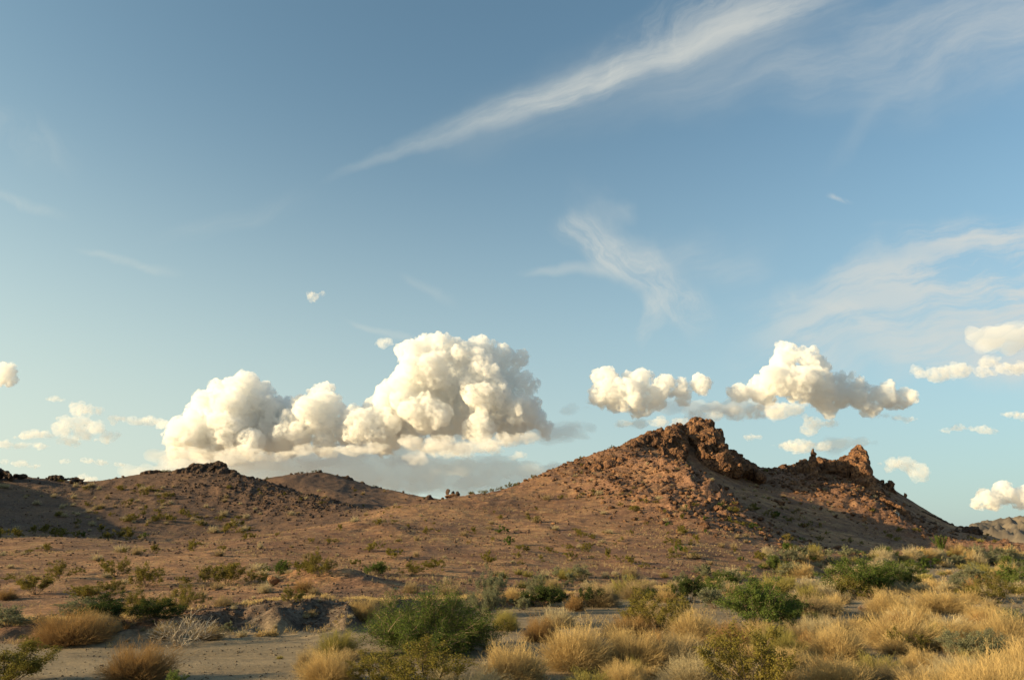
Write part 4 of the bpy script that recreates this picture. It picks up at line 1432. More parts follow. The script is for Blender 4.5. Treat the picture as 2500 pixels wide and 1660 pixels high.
def grow(rg, stems=14, spread=62, kids=5, grand=4, upright=.35, wob=.10):
    """a branching shrub about 1 high and 0.7 in radius: list of (p0, p1, p2, width) segments and the outer twigs"""
    segs, tips = [], []
    for _ in range(stems):
        az = rg.uniform(0, 6.283)
        inc = R(spread) * rg.uniform(.1, 1) ** .7
        L = rg.uniform(.72, 1.05) * (1 - .12 * inc)
        d = np.array([math.cos(az) * math.sin(inc), math.sin(az) * math.sin(inc), math.cos(inc)])
        p = np.array([math.cos(az), math.sin(az), 0]) * rg.uniform(0, .07)
        pts = [p]
        for k in range(5):
            d = d + rg.normal(size=3) * wob + np.array([0, 0, upright * .16])
            d /= np.linalg.norm(d)
            p = p + d * L / 5
            pts.append(p)
        for k in range(5):
            segs.append((pts[k], (pts[k] + pts[k + 1]) / 2, pts[k + 1], .011 * (1 - k * .16), .011 * (1 - (k + 1) * .16)))
        for _k in range(kids):
            f = rg.uniform(.35, 1) * 4.999
            i = int(f)
            q = pts[i] + (pts[i + 1] - pts[i]) * (f - i)
            d2 = (pts[i + 1] - pts[i]) / (L / 5) + rg.normal(size=3) * .55 + np.array([0, 0, .15])
            d2 /= np.linalg.norm(d2)
            l2 = rg.uniform(.18, .36)
            q1 = q + d2 * l2 * .5 + rg.normal(size=3) * .012
            q2 = q + d2 * l2 + np.array([0, 0, .02])
            segs.append((q, q1, q2, .005, .0028))
            tips.append((q1, q2))
            for _g in range(grand):
                g = rg.uniform(.2, 1)
                r0 = q + (q2 - q) * g
                d3 = d2 + rg.normal(size=3) * .7
                d3 /= np.linalg.norm(d3)
                l3 = rg.uniform(.07, .16)
                r2 = r0 + d3 * l3
                segs.append((r0, (r0 + r2) / 2, r2, .003, .0016))
                tips.append((r0, r2))
    return segs, tips


def leafy(seed, lmat, wmat, n, size, puff=.028, **kw):
    """(wood mesh, leaf mesh) of a leafy desert shrub"""
    rg = np.random.RandomState(seed)
    segs, tips = grow(rg, **kw)
    A_ = np.array([s_[0] for s_ in segs])
    B_ = np.array([s_[1] for s_ in segs])
    C_ = np.array([s_[2] for s_ in segs])
    V, Fq = ribbons(A_, B_, C_, np.array([s_[3] for s_ in segs]), np.array([s_[4] for s_ in segs]), rg)
    V2, F2 = ribbons(A_, B_, C_, np.array([s_[3] for s_ in segs]), np.array([s_[4] for s_ in segs]), rg)
    wood = plant_mesh('stems', np.vstack([V, V2]), np.vstack([Fq, F2 + len(V)]), wmat, rg.rand(len(segs) * 2), 6)
    T0 = np.array([t_[0] for t_ in tips])
    T1 = np.array([t_[1] for t_ in tips])
    k = rg.randint(0, len(tips), n)
    f = rg.rand(n, 1) ** .7
    P_ = T0[k] + (T1[k] - T0[k]) * f * 1.05 + rg.normal(size=(n, 3)) * puff
    P_[:, 2] = np.maximum(P_[:, 2], .02)
    V, Fq = leaves(P_, size, rg)
    clump = rg.rand(len(tips))[k] * .7 + rg.rand(n) * .3
    leaf = plant_mesh('foliage', V, Fq, lmat, clump, 4)
    return wood, leaf


def dry(seed, mat, n, w, fluff=3, lean=.06, core=.34):
    """a domed clump of fine dry stalks that fork towards the outside, radius 0.6 and height 1"""
    rg = np.random.RandomState(seed)
    az = rg.uniform(0, 6.283, n)
    inc = np.arccos(rg.uniform(.0, 1, n))
    ph = rg.uniform(0, 6.283, 4)
    lump = 1 + .20 * np.sin(az * 2 + ph[0]) * np.sin(inc) + .13 * np.sin(az * 5 + ph[1]) + .14 * np.sin(inc * 7 + az * 3 + ph[2]) + .08 * np.sin(az * 11 + inc * 9 + ph[3])
    L = rg.uniform(.45, .98, n) * lump
    d = np.stack([np.cos(az) * np.sin(inc) * .60, np.sin(az) * np.sin(inc) * .60, .10 + .86 * np.cos(inc)], 1)
    base = np.stack([np.cos(az), np.sin(az), az * 0], 1) * (rg.rand(n, 1) ** .6) * core * np.array([.6, .6, 0])
    end = base * .5 + d * L[:, None] + rg.normal(size=(n, 3)) * .03
    end += np.array([lean * rg.normal(), lean * rg.normal(), 0]) * (L * L)[:, None]
    end[:, 2] = np.maximum(end[:, 2], .03)
    mid = (base + end) / 2 + np.array([0, 0, .05]) * np.sin(inc)[:, None] + rg.normal(size=(n, 3)) * .035
    V, Fq = ribbons(base, mid, end, w, w * .4, rg)
    tipv = np.tile(np.array([0, 0, .25, .25, .6, .6]), n)
    sh = rg.rand(n)
    allV, allF, allT, allS = [V], [Fq], [tipv], [sh]
    off = len(V)
    for it in range(fluff):                      # forked side twigs
        k = rg.randint(0, n, n)
        f = rg.uniform(.25, 1, (n, 1))
        q = mid[k] + (end[k] - mid[k]) * f
        dd = (end[k] - mid[k])
        dd = dd / (np.linalg.norm(dd, axis=1)[:, None] + 1e-9) + rg.normal(size=(n, 3)) * .55 + np.array([0, 0, .25])
        q2 = q + dd * rg.uniform(.04, .12, (n, 1))
        V, Fq = ribbons(q, (q + q2) / 2 + rg.normal(size=(n, 3)) * .008, q2, w * .55, w * .3, rg)
        allV.append(V)
        allF.append(Fq + off)
        off += len(V)
        allT.append(np.clip(np.repeat(q2[:, 2] * .7 + rg.rand(n) * .4, 6), 0, 1))
        allS.append(sh[k])
    return plant_mesh('stalks', np.vstack(allV), np.vstack(allF), mat, np.concatenate(allS), 6, np.concatenate(allT))


# kinds: near, middle and far sets of every plant
KIND = {}
for key, lm, kw in (('creosote', L_CREO, dict(stems=15, spread=64, kids=5, grand=4)),
                    ('green', L_GREEN, dict(stems=22, spread=72, kids=7, grand=5, wob=.16)),
                    ('dark', L_DARK, dict(stems=16, spread=68, kids=6, grand=4, wob=.14)),
                    ('grey', L_GREY, dict(stems=24, spread=74, kids=5, grand=4, wob=.10))):
    dens = {'creosote': 1.6, 'green': 3.0, 'dark': 3.0, 'grey': 2.6}[key]
    KIND[key] = [[leafy(100 + j, lm, W_TWIG, int(7500 * dens), .017, **kw) for j in range(3)],
                 [leafy(120 + j, lm, W_TWIG, int(2400 * dens), .030, **kw) for j in range(4)],
                 [leafy(140 + j, lm, W_TWIG, int(650 * dens), .058, puff=.04, stems=9, spread=kw['spread'], kids=4, grand=2) for j in range(5)]]
KIND['big_green'] = [[leafy(160, L_GREEN, W_TWIG, 90000, .0105, puff=.03, stems=60, spread=82, kids=9, grand=5, wob=.18, upright=.3)]] * 3
for key, lm in (('gold', L_GOLD), ('rust', L_RUST), ('straw', L_STRAW), ('tan', L_TAN), ('mustard', L_MUST)):
    KIND[key] = [[dry(200 + j, lm, 3600, .0028) for j in range(3)],
                 [dry(220 + j, lm, 1000, .0065) for j in range(4)],
                 [dry(240 + j, lm, 230, .020, fluff=1) for j in range(4)]]
_w = leafy(301, L_TAN, W_PALE, 500, .010, stems=22, spread=80, kids=6, grand=4, wob=.28)
KIND['dead'] = [[_w]] * 3

NAMES = {'creosote': ('creosote_bush', 'bush'), 'green': ('green_bush', 'bush'), 'dark': ('dark_bush', 'bush'), 'grey': ('grey_shrub', 'shrub'),
         'big_green': ('green_bush', 'bush'), 'gold': ('golden_shrub', 'dry shrub'), 'rust': ('rusty_shrub', 'dry shrub'), 'straw': ('straw_clump', 'dry grass'),
         'tan': ('tan_shrub', 'dry shrub'), 'mustard': ('mustard_shrub', 'shrub'), 'dead': ('dead_brush', 'dead brush')}
LEAFY = ('creosote', 'green', 'dark', 'grey', 'big_green', 'dead')
PG = random.Random(4)
n_plants = 0


def plant(kind, px, py, w, h, label, group=None, Y=None):
    """w and h are the size in the photograph's pixels, (px, py) the middle of its foot"""
    global n_plants
    p = at(px, py, Y) if Y else on_ground(px, py)
    if p is None:
        return None
    sc = p.y / F
    lod = 0 if h > 50 else (1 if h > 26 else 2)
    pick = PG.choice(KIND[kind][lod])
    name, cat = NAMES[kind]
    rad = .62 if kind in LEAFY else .60
    if kind not in LEAFY and h > 40:
        w, h = w * 1.06, h * .95
    sx_ = w * sc / 2 / rad
    sz_ = h * sc / (.98 if kind in LEAFY else 1.0)
    rot = PG.uniform(0, 6.283)
    if kind in LEAFY:
        root = bpy.data.objects.new(name, None)
        root.empty_display_size = .1
        COL.objects.link(root)
        for nm, me in (('stems', pick[0]), ('foliage', pick[1])):
            c = bpy.data.objects.new(nm, me)
            COL.objects.link(c)
            c.parent = root
    else:
        root = bpy.data.objects.new(name, pick)
        COL.objects.link(root)
    root.location = p - Vector((0, 0, .03 * sz_))
    root.rotation_euler = (0, 0, rot)
    root.scale = (sx_, sx_ * PG.uniform(.85, 1.05), sz_)
    tag(root, label, cat, group)
    n_plants += 1
    return root


PLANTS = [
    # kind, px, py, w, h, label
    ('creosote', 5, 1675, 215, 100, 'yellow green creosote bush cut by the bottom left corner'),
    ('rust', 335, 1662, 155, 98, 'orange brown dry tuft standing alone on the wash floor at lower left'),
    ('rust', 175, 1572, 180, 84, 'broad brownish dry shrub at the wash edge on the far left'),
    ('tan', 235, 1540, 90, 52, 'tan dry shrub merging behind the broad brownish one'),
    ('grey', 22, 1530, 100, 48, 'grey green shrub with a dark right side at the left edge'),
    ('dark', 312, 1528, 150, 66, 'dark olive bush behind the lone orange tuft'),
    ('grey', 215, 1502, 120, 42, 'pale grey green shrub left of the dark olive bush'),
    ('creosote', 345, 1505, 80, 55, 'small creosote leaning over the right side of the dark olive bush'),
    ('creosote', 440, 1500, 84, 62, 'upright creosote bush on the bank above the dead brush'),
    ('dead', 445, 1572, 140, 76, 'tangle of dead brush on the edge of the wash'),
    ('tan', 400, 1560, 70, 40, 'dry tan tuft at the left side of the dead brush'),
    ('tan', 505, 1560, 80, 42, 'dry twiggy shrub at the right side of the dead brush'),
    ('tan', 545, 1484, 54, 30, 'small tan shrub on the gravel right of the upright creosote'),
    ('creosote', 88, 1450, 92, 46, 'wide low creosote bush near the left edge'),
    ('rust', 18, 1462, 48, 27, 'reddish twiggy shrub left of the wide low creosote'),
    ('creosote', 143, 1412, 46, 36, 'small airy creosote above the wide low one'),
    ('creosote', 284, 1405, 50, 40, 'round green creosote on the left slope with dry grass at its foot'),
    ('creosote', 355, 1430, 74, 50, 'green creosote right of and below the round one'),
    ('straw', 302, 1425, 32, 15, 'small pale ball of dry grass between two creosotes'),
    ('creosote', 215, 1470, 110, 38, 'sparse sprawling creosote on the left flat'),
    ('creosote', 268, 1447, 60, 30, 'small sparse creosote just above the sprawling one'),
    ('straw', 262, 1408, 26, 16, 'dry grass tuft at the foot of the round green creosote'),
    ('creosote', 512, 1430, 72, 48, 'left half of a pair of creosotes in the middle left'),
    ('creosote', 552, 1424, 66, 50, 'right half of a pair of creosotes in the middle left'),
    ('straw', 628, 1391, 50, 22, 'pale grey rounded dome shrub on the slope left of centre'),
    ('straw', 643, 1405, 40, 15, 'smaller pale shrub just below the pale dome'),
    ('creosote', 625, 1424, 46, 28, 'low green bush under the two pale domes'),
    ('green', 684, 1404, 44, 32, 'bright green small bush right of the pale domes'),
    ('creosote', 722, 1400, 30, 22, 'little green bush between the bright green bush and the tall airy one'),
    ('straw', 706, 1404, 26, 13, 'flat pale tuft beside the bright green small bush'),
    ('creosote', 781, 1412, 60, 54, 'tall airy creosote left of centre on the lower slope'),
    ('creosote', 745, 1408, 44, 26, 'low creosote touching the left of the tall airy one'),
    ('straw', 648, 1446, 40, 27, 'pale dry tuft in front of the square cut boulder'),
    ('creosote', 714, 1474, 44, 40, 'green creosote on the gravel slope below the square cut boulder'),
    ('rust', 742, 1446, 46, 32, 'dark brownish bush up slope of the gravel slope creosote'),
    ('tan', 765, 1452, 34, 24, 'tan ball shrub beside the red rock mound'),
    ('green', 914, 1402, 42, 28, 'compact green bush alone on the lower slope'),
    ('creosote', 1006, 1402, 54, 28, 'low green bush right of the compact one'),
    ('creosote', 1066, 1393, 46, 26, 'low green bush with a dark right end on the lower slope'),
    ('straw', 1091, 1424, 24, 20, 'small beige ball shrub on the lower slope'),
    ('tan', 1002, 1447, 50, 28, 'beige shrub above the golden one at the bank'),
    ('tan', 1092, 1462, 66, 40, 'grey beige dome behind the big green bush'),
    ('tan', 850, 1472, 40, 22, 'small tan tuft on top of the gravel bank'),
    ('gold', 885, 1512, 70, 56, 'golden brown round shrub where the bank meets the big green bush'),
    ('tan', 945, 1478, 40, 26, 'small tan shrub on the bank behind the golden brown one'),
    ('big_green', 1050, 1588, 225, 124, 'largest bush, dense dark green, in the middle foreground'),
    ('grey', 1186, 1502, 78, 92, 'lighter green upright bush at the right shoulder of the largest bush'),
    ('creosote', 960, 1560, 80, 50, 'green sprays at the lower left foot of the largest bush'),
    ('creosote', 1040, 1700, 220, 112, 'sprawling yellow green creosote with bare twigs in front of the largest bush'),
    ('creosote', 920, 1668, 120, 70, 'low olive creosote left of the sprawling one at the bottom edge'),
    ('mustard', 822, 1600, 84, 66, 'tall yellow green broom topped clump at the wash'),
    ('gold', 800, 1668, 130, 88, 'golden dry clump below the yellow green broom topped one'),
    ('tan', 745, 1640, 50, 56, 'thin dry stalks at the left of the golden clump'),
    ('tan', 850, 1612, 60, 30, 'dark twiggy tuft on the sand right of the golden clump'),
    ('mustard', 1235, 1537, 66, 52, 'yellow green shrub on the wash right of the largest bush'),
    ('rust', 1322, 1564, 80, 66, 'rust brown upright shrub standing in the wash'),
    ('straw', 1366, 1528, 86, 48, 'neat pale yellow dome of grass in the wash'),
    ('grey', 1278, 1488, 32, 28, 'small olive ball shrub on the wash edge'),
    ('dark', 1325, 1480, 90, 48, 'dark shaded bush in the row along the bank'),
    ('grey', 1312, 1468, 50, 52, 'spiky grey green bush at the left of the row along the bank'),
    ('gold', 1252, 1466, 66, 34, 'low orange shrub at the left end of the row along the bank'),
    ('mustard', 1358, 1466, 50, 42, 'yellowish bush in the row along the bank, behind the neat dome'),
    ('rust', 1405, 1490, 54, 40, 'brown twiggy shrub at the foot of the row along the bank'),
    ('tan', 1466, 1480, 92, 60, 'broad straw topped bush in the row along the bank'),
    ('dark', 1440, 1482, 60, 44, 'dark bush under the broad straw topped one'),
    ('mustard', 1520, 1456, 56, 50, 'spiky olive bush right of the broad straw topped one'),
    ('tan', 1562, 1462, 78, 54, 'tall straw bush near the right end of the row along the bank'),
    ('dark', 1592, 1468, 40, 30, 'dark low bush at the right foot of the tall straw bush'),
    ('gold', 1632, 1470, 60, 42, 'peach coloured round shrub beside the dark green bush'),
    ('dark', 1682, 1470, 80, 60, 'dark glossy green bush behind the wash at right of centre'),
    ('green', 1742, 1446, 54, 30, 'small bright green bush right of the dark glossy one'),
    ('green', 1768, 1428, 60, 30, 'vivid green bush higher up the flat'),
    ('tan', 1785, 1456, 52, 38, 'tan ball shrub in front of the vivid green bush'),
    ('grey', 1745, 1484, 84, 46, 'pale twiggy shrub between the dark glossy bush and the broad green one'),
    ('creosote', 1615, 1545, 150, 92, 'sparse green bush with arching bare branches over the wash'),
    ('green', 1852, 1528, 170, 98, 'broad green bush with pale branches right of centre'),
    ('dark', 1890, 1510, 90, 70, 'darker green half of the broad green bush'),
    ('gold', 1405, 1632, 170, 112, 'tallest golden clump, in the middle of the front row'),
    ('gold', 1255, 1664, 160, 98, 'golden tipped clump just right of the largest bush'),
    ('gold', 1550, 1628, 140, 96, 'orange gold clump right of the tallest golden one'),
    ('gold', 1695, 1566, 130, 78, 'pale gold clump beyond the orange gold one'),
    ('tan', 1520, 1552, 110, 46, 'low brown shrub behind the orange gold clump'),
    ('rust', 1600, 1600, 70, 62, 'brown shaded clump between two golden ones'),
    ('tan', 1650, 1628, 150, 84, 'wide beige clump of curling stalks'),
    ('straw', 1700, 1680, 160, 92, 'pale straw clump at the bottom edge right of centre'),
    ('rust', 1788, 1584, 96, 70, 'rusty orange shrub left of the olive one'),
    ('gold', 1850, 1572, 78, 56, 'small gold shrub at the foot of the broad green bush'),
    ('straw', 1130, 1705, 170, 80, 'pale straw clump at the bottom edge in front of the sprawling creosote'),
    ('mustard', 1445, 1680, 110, 50, 'yellow green low shrub at the bottom edge'),
    ('gold', 1520, 1682, 90, 66, 'orange shrub at the bottom edge beside the yellow green one'),
    ('mustard', 1590, 1632, 50, 26, 'small olive tuft among stones between golden clumps'),
    ('creosote', 1840, 1700, 200, 150, 'open olive creosote at the bottom right of centre'),
    ('mustard', 1905, 1610, 110, 80, 'mustard green shrub above the open olive creosote'),
    ('gold', 2052, 1610, 140, 90, 'rounded orange gold clump on the right flat'),
    ('gold', 2050, 1690, 160, 96, 'orange clump at the bottom edge below the rounded orange gold one'),
    ('rust', 1985, 1590, 80, 50, 'rust shrub touching the left of the rounded orange gold clump'),
    ('tan', 1968, 1500, 104, 58, 'soft beige clump right of the broad green bush'),
    ('straw', 2018, 1462, 66, 40, 'straw clump between the beige clump and the ball shrub'),
    ('straw', 2022, 1440, 56, 34, 'rounded straw ball shrub beside the sandy gap'),
    ('gold', 2050, 1434, 44, 32, 'small golden shrub touching the straw ball shrub'),
    ('straw', 2044, 1404, 42, 22, 'pale ball shrub farther up the sandy gap'),
    ('green', 2122, 1456, 175, 84, 'wide green bush on the right flat'),
    ('dark', 2190, 1448, 92, 56, 'dark green right end of the wide green bush'),
    ('creosote', 2085, 1462, 90, 46, 'sparse olive bush at the left foot of the wide green one'),
    ('gold', 2172, 1502, 112, 62, 'bright orange gold shrub below the wide green bush'),
    ('gold', 2300, 1492, 150, 58, 'long low golden mound with a shaded front'),
    ('tan', 2308, 1490, 48, 30, 'beige ball tucked into the shaded front of the long mound'),
    ('straw', 2252, 1446, 60, 28, 'pale shrub behind the long golden mound'),
    ('gold', 2285, 1440, 60, 30, 'small orange dome behind the long golden mound'),
    ('gold', 2372, 1474, 46, 36, 'small orange shrub right of the long golden mound'),
    ('creosote', 2428, 1470, 120, 58, 'olive bush near the right edge above the golden foreground'),
    ('rust', 2395, 1448, 80, 40, 'brownish bush behind the olive one near the right edge'),
    ('green', 2485, 1432, 64, 46, 'green bush cut by the right edge'),
    ('mustard', 1890, 1446, 80, 50, 'rounded yellow green bush left of the sandy gap'),
    ('mustard', 1925, 1436, 60, 34, 'smaller yellow green bush beside the sandy gap'),
    ('gold', 2190, 1584, 150, 90, 'open golden shrub in the middle of the right flat'),
    ('creosote', 2215, 1592, 80, 50, 'green stemmed low bush at the foot of the open golden shrub'),
    ('straw', 2325, 1544, 120, 44, 'low tangled straw mat on the right flat'),
    ('tan', 2040, 1552, 90, 52, 'beige shrub right of the dark hollow on the right flat'),
    ('tan', 1955, 1556, 80, 44, 'grey beige shrub behind the rounded orange gold clump'),
    ('mustard', 2100, 1528, 50, 24, 'small mustard tuft below the pinkish boulder'),
    ('gold', 2440, 1750, 210, 150, 'huge golden clump filling the bottom right corner'),
    ('gold', 2530, 1720, 160, 130, 'golden clump behind the huge corner clump at the right edge'),
    ('gold', 2375, 1705, 150, 92, 'golden clump wedged left behind the huge corner clump'),
    ('gold', 2290, 1735, 180, 105, 'golden clump left of the huge corner clump'),
    ('straw', 2350, 1660, 110, 60, 'straw clump between the feathery shrub and the golden ones'),
    ('grey', 2375, 1618, 150, 78, 'grey green feathery shrub on the right'),
    ('gold', 2530, 1650, 150, 96, 'golden shrub cut by the right edge'),
    ('gold', 2460, 1580, 130, 90, 'orange gold shrub above the grey green feathery one'),
    ('grey', 2480, 1545, 70, 50, 'pale grey green shrub at the right edge'),
    ('tan', 2200, 1688, 150, 74, 'flattened tan clump at the bottom edge on the right'),
    ('mustard', 2140, 1642, 90, 50, 'mustard shrub left of the golden clumps on the right'),
    ('gold', 2255, 1640, 90, 56, 'small orange clump behind the golden ones on the right'),
    ('creosote', 2265, 1572, 60, 34, 'little green bush right of the open golden shrub'),
    ('green', 422, 1690, 60, 40, 'low fresh green herb at the bottom edge beside the gravel heap'),
    ('straw', 590, 1552, 34, 18, 'dry yellow grass fringe at the foot of the bank'),
    ('gold', 640, 1553, 44, 18, 'orange grass fringe along the foot of the bank'),
    ('gold', 668, 1552, 24, 20, 'taller orange grass tuft at the foot of the bank'),
    ('tan', 760, 1500, 26, 20, 'tiny dry tuft on the gravel bank'),
    ('mustard', 684, 1607, 20, 10, 'tiny green cushion alone on the wash floor'),
    # slope
    ('creosote', 1310, 1276, 24, 14, 'small dark bush beside the lone stone on the broad slope'),
    ('green', 1228, 1300, 26, 16, 'little green bush centre of the broad slope'),
    ('green', 1242, 1328, 22, 22, 'upright green bush in the centre of the broad slope'),
    ('creosote', 1272, 1347, 40, 17, 'wide low bush right of the upright green one'),
    ('creosote', 1190, 1375, 40, 26, 'airy bush low on the broad slope'),
    ('rust', 1143, 1326, 14, 10, 'tiny rusty bush on the broad slope'),
    ('creosote', 915, 1345, 34, 26, 'round dark green bush low on the slope at centre left'),
    ('creosote', 960, 1362, 44, 24, 'sparse bush right of the round dark green one'),
    ('creosote', 1392, 1358, 30, 16, 'pair like green bush on the lower middle slope'),
    ('creosote', 1415, 1304, 22, 12, 'small green bush high on the middle slope'),
    ('straw', 1470, 1322, 20, 10, 'pale tuft on the middle slope'),
    ('creosote', 1485, 1360, 28, 24, 'green bush on the slope below the main crag'),
    ('creosote', 1530, 1374, 40, 22, 'green bush with a long shadow on the lower right of the middle slope'),
    ('creosote', 370, 1348, 34, 20, 'green bush in front of the shallow valley on the left'),
    ('creosote', 475, 1342, 38, 24, 'airy bush at the right end of the shallow valley'),
    ('creosote', 30, 1312, 40, 24, 'tall sparse bush on the crest at the left edge'),
    ('creosote', 5, 1310, 24, 20, 'bush cut by the left edge on the crest'),
    ('green', 1920, 1352, 26, 18, 'green bush at the foot of the dark slope'),
]
for k_, a_ in enumerate(PLANTS):
    plant(*a_)

# plants on the skyline
for k_, (px_, py_, w_, h_, Y_) in enumerate([(1150, 1206, 24, 11, 172), (1180, 1205, 18, 12, 176), (1204, 1201, 14, 10, 180), (1222, 1197, 16, 10, 182), (1248, 1192, 18, 14, 184), (1262, 1190, 10, 8, 185),
                                             (1302, 1186, 10, 12, 188), (1498, 1109, 12, 8, 212), (772, 1156, 14, 8, 272), (735, 1160, 10, 6, 272), (915, 1190, 10, 6, 272), (405, 1150, 20, 8, 202),
                                             (150, 1170, 10, 6, 190), (1420, 1132, 10, 8, 206), (655, 1172, 12, 7, 262), (1040, 1216, 12, 7, 230)]):
    o_ = plant('grey' if k_ % 3 else 'creosote', px_, py_, w_ * 1.25, h_ * .85, 'small airy bush standing on the skyline ' + ['just right of the saddle boulders', 'on the gentle crest right of the saddle', 'of the gentle crest, third from the saddle', 'of the gentle crest, fourth from the saddle',
              'where the main hill begins to rise', 'beside the tallest skyline bush', 'below the left shoulder boulders', 'above the bulging outcrop', 'at the top of the middle hill', 'left of the middle hill top',
              'right of the middle hill dark knobs', 'left of the boulder cap', 'above the flat dark slab', 'behind the round shoulder boulders', 'left end of the middle hill', 'left of the boulder cluster in the saddle'][k_], 'bushes on the skyline', Y=Y_)
    if o_:
        p_ = o_.location
        p_.z = gz(p_.x, p_.y) - .12 * o_.scale.z

# scattered plants: (x0, y0, x1, y1, n, kinds, size range px, labels)
SC = random.Random(77)
AUTO = [
    ((0, 1190, 420, 1300), 110, ('straw', 'straw', 'straw', 'tan', 'creosote', 'creosote'), (7, 15), 'on the left hillside'),
    ((300, 1260, 620, 1316), 46, ('straw', 'creosote', 'creosote', 'straw', 'creosote'), (9, 19), 'at the foot of the left hill'),
    ((60, 1298, 620, 1320), 34, ('creosote', 'creosote', 'green'), (12, 22), 'along the shallow valley on the left'),
    ((420, 1180, 640, 1290), 44, ('straw', 'creosote', 'tan'), (6, 13), 'under the boulder cap of the left hill'),
    ((620, 1190, 1000, 1262), 50, ('creosote', 'tan', 'creosote', 'straw'), (5, 12), 'on the middle hill and its shaded flank'),
    ((560, 1255, 880, 1300), 22, ('creosote', 'creosote', 'straw'), (10, 20), 'on the low crest before the middle hill'),
    ((0, 1330, 600, 1440), 44, ('creosote', 'tan', 'creosote', 'straw', 'creosote'), (10, 24), 'on the purple gravel slope at left'),
    ((600, 1310, 1000, 1430), 38, ('creosote', 'tan', 'creosote', 'straw'), (8, 20), 'on the lower slope left of centre'),
    ((900, 1225, 1420, 1400), 66, ('creosote', 'creosote', 'creosote', 'tan', 'straw'), (6, 17), 'on the broad bare slope'),
    ((1300, 1190, 1640, 1400), 80, ('creosote', 'straw', 'creosote', 'tan'), (6, 17), 'on the slope under the main crag'),
    ((1400, 1130, 1700, 1230), 60, ('straw', 'creosote', 'straw', 'tan'), (4, 10), 'among the rubble below the main crag'),
    ((1620, 1240, 1960, 1390), 70, ('creosote', 'creosote', 'tan', 'green'), (8, 18), 'at the foot of the dark spur'),
    ((1740, 1150, 2180, 1300), 90, ('straw', 'straw', 'creosote', 'tan'), (4, 10), 'on the second lit slope'),
    ((1900, 1290, 2480, 1350), 34, ('creosote', 'tan', 'creosote'), (6, 13), 'on the shaded foot of the second slope'),
    ((1860, 1358, 2500, 1412), 130, ('creosote', 'straw', 'mustard', 'creosote', 'gold', 'green', 'straw'), (14, 34), 'in the belt of brush at the right'),
    ((1200, 1400, 1860, 1440), 56, ('creosote', 'tan', 'creosote', 'straw', 'mustard'), (14, 28), 'in the belt of brush below the slope'),
    ((1950, 1410, 2500, 1500), 46, ('gold', 'straw', 'creosote', 'tan', 'mustard'), (20, 40), 'between the larger bushes at the right'),
    ((1500, 1490, 2500, 1670), 95, ('tan', 'gold', 'gold', 'straw', 'rust', 'gold', 'mustard'), (22, 62), 'low between the golden clumps at the right'),
    ((0, 1450, 560, 1560), 22, ('tan', 'straw', 'rust', 'creosote'), (10, 24), 'on the bank at the left'),
    ((560, 1430, 900, 1540), 16, ('tan', 'straw'), (7, 14), 'on the gravel bank'),
    ((900, 1410, 1240, 1480), 26, ('creosote', 'tan', 'straw', 'creosote'), (12, 26), 'behind the largest bush'),
]
SIZEWORD = ['tiny', 'small', 'fair sized']
KW = {'grey': 'grey green shrub', 'creosote': 'olive creosote', 'straw': 'pale tuft', 'tan': 'tan shrub', 'green': 'green bush', 'mustard': 'mustard shrub', 'gold': 'golden shrub', 'rust': 'rusty shrub'}
made = {}
for (x0, y0, x1, y1), n_, kinds, (s0, s1), where in AUTO:
    for _ in range(n_):
        px_, py_ = SC.uniform(x0, x1), SC.uniform(y0, y1)
        p_ = on_ground(px_, py_)
        if p_ is None:
            continue
        if float(perlin(np.array([[p_.x / 9, p_.y / 14, 2.5]]))[0]) + SC.uniform(-.35, .35) < -.08 and x1 < 1860:
            continue
        kd = SC.choice(kinds)
        if made.get(kd, 0) > 255:
            kd = min(('straw', 'tan', 'creosote', 'mustard', 'grey'), key=lambda q_: made.get(q_, 0))
        made[kd] = made.get(kd, 0) + 1
        h_ = s0 + (s1 - s0) * SC.random() ** 1.6
        w_ = h_ * SC.uniform(1.2, 1.9)
        t3 = SIZEWORD[min(2, int(3 * (h_ - s0) / (s1 - s0 + 1e-6)))]
        plant(kd, px_, py_, w_, h_, place_label(f'{t3} {KW[kd]}', px_, py_), f'plants {where}')
print('plants', n_plants, made)


# ocotillo: a fan of wands
def ocotillo(px, py, h):
    rg = np.random.RandomState(9)
    p = on_ground(px, py)
    sc = p.y / F
    root = bpy.data.objects.new('ocotillo', None)
    COL.objects.link(root)
    root.location = p
    tag(root, 'fan shaped green ocotillo of thin wands at the foot of the right slope', 'plant')
    H = h * sc
    for k in range(26):
        a = rg.uniform(0, 6.283)
        inc = rg.uniform(.05, .62)
        L = H * rg.uniform(.75, 1.08)
        pts = [np.array([0, 0, 0.])]
        d = np.array([math.cos(a) * math.sin(inc), math.sin(a) * math.sin(inc) * .8, math.cos(inc)])
        for j in range(8):
            d = d + np.array([0, 0, .02]) + rg.normal(size=3) * .025
            d /= np.linalg.norm(d)
            pts.append(pts[-1] + d * L / 8)
        pts = np.array(pts)
        V, Fq = ribbons(pts[:-1], (pts[:-1] + pts[1:]) / 2, pts[1:], .045, .04, rg)
        q = pts[rg.randint(1, 8, 90)] + rg.normal(size=(90, 3)) * .02
        f = rg.rand(90, 1)
        i = rg.randint(1, 8, 90)
        q = pts[i] * f + pts[i + 1] * (1 - f) + rg.normal(size=(90, 3)) * .05
        LV, LF = leaves(q, .10, rg)
        me = plant_mesh('wand', np.vstack([V, LV]), np.vstack([Fq, LF + len(V)]), L_GREEN, rg.rand(len(V) // 6 * 6 // 2 + len(LV) // 2), 2)
        o = bpy.data.objects.new('wand', me)
        COL.objects.link(o)
        o.parent = root


ocotillo(2300, 1352, 40)

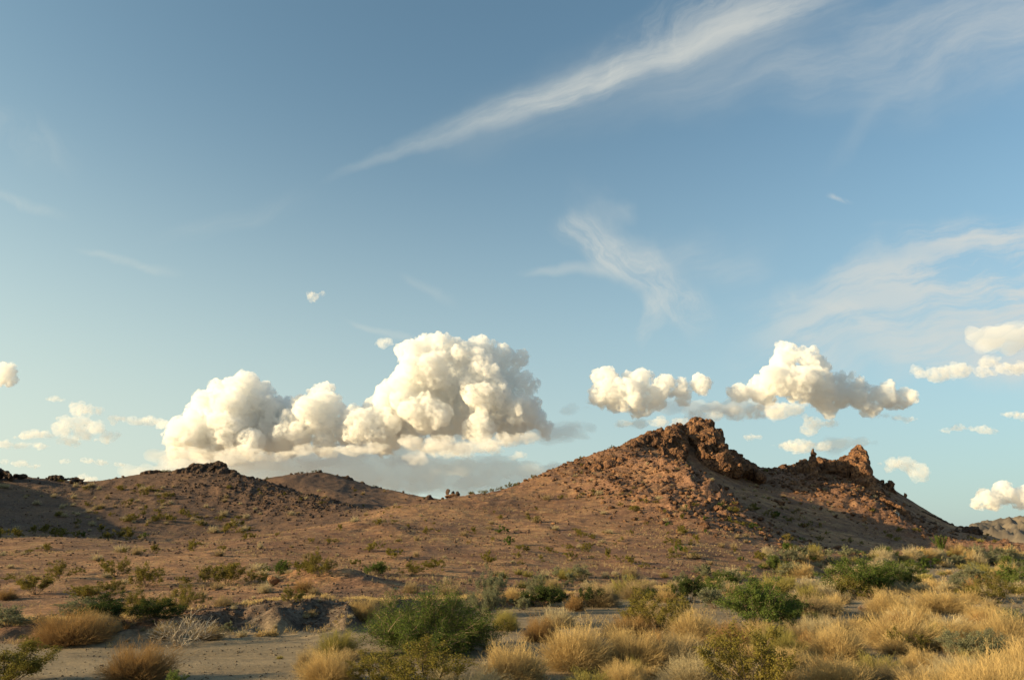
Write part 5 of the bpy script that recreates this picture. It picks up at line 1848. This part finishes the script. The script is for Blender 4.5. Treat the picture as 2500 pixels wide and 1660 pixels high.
# thin withered grass that nobody could count
def grass(name, label, n, sampler, h0, h1, mat, seed, w=.012):
    rg = np.random.RandomState(seed)
    x, y = sampler(rg, n)
    z = ground_z(x, y)
    b = np.stack([x, y, z], 1)
    k = 5
    b = np.repeat(b, k, 0)
    m = len(b)
    far = np.clip(b[:, 1] / 50, .6, 4)
    hh = rg.uniform(h0, h1, m)
    d = np.stack([rg.normal(size=m) * .45, rg.normal(size=m) * .45, np.ones(m)], 1)
    b[:, :2] += rg.normal(size=(m, 2)) * .06
    e = b + d * hh[:, None]
    V, Fq = ribbons(b, (b + e) / 2 + rg.normal(size=(m, 3)) * .015, e, w * far, w * .4 * far, rg)
    me = plant_mesh(name, V, Fq, mat, rg.rand(m), 6, np.tile(np.array([0, 0, .4, .4, .9, .9]), m))
    o = bpy.data.objects.new(name, me)
    COL.objects.link(o)
    tag(o, label, 'grass', kind='stuff')


def film_sampler(rg, n):
    Y = np.exp(rg.uniform(math.log(44), math.log(200), n * 5))
    U = rg.uniform(-.72, .72, n * 5)
    x = U * Y
    dens = fbm3(np.stack([x / 16, Y / 9, Y * 0 + 5], -1), 3)
    ok = (Y > np.interp(U, bu, by_) + .5) & (dens + .2 * rg.normal(size=n * 5) > .25)
    x, Y = x[ok][:n], Y[ok][:n]
    return np.resize(x, n), np.resize(Y, n)


def flat_sampler(rg, n):
    Y = np.exp(rg.uniform(math.log(15), math.log(130), n * 5))
    U = rg.uniform(-.1, .75, n * 5)
    x = U * Y
    dens = fbm3(np.stack([x / 5, Y / 5, Y * 0 + 2], -1), 3) + np.clip(U, 0, .5) * 1.3
    ok = dens + .15 * rg.normal(size=n * 5) > .42
    x, Y = x[ok][:n], Y[ok][:n]
    return np.resize(x, n), np.resize(Y, n)


def edge_sampler(rg, n):
    U = rg.uniform(-.72, .3, n)
    Y = np.interp(U, bu, by_) + rg.normal(size=n) * 1.2 + 1.5 + np.abs(rg.normal(size=n)) * 3
    ok = perlin(np.stack([U * Y / 3, Y / 3, Y * 0 + 6], -1)) > .0
    return np.resize((U * Y)[ok], n), np.resize(Y[ok], n)


grass('withered_grass', 'thin film of withered yellow grass on the hill slopes', 5500, film_sampler, .06, .22, L_TAN, 5)
grass('withered_grass', 'short dry grass between the shrubs on the right flat', 7000, flat_sampler, .06, .26, L_TAN, 6)
grass('withered_grass', 'dry yellow grass fringing the edge of the wash', 3500, edge_sampler, .06, .22, L_GOLD, 7)
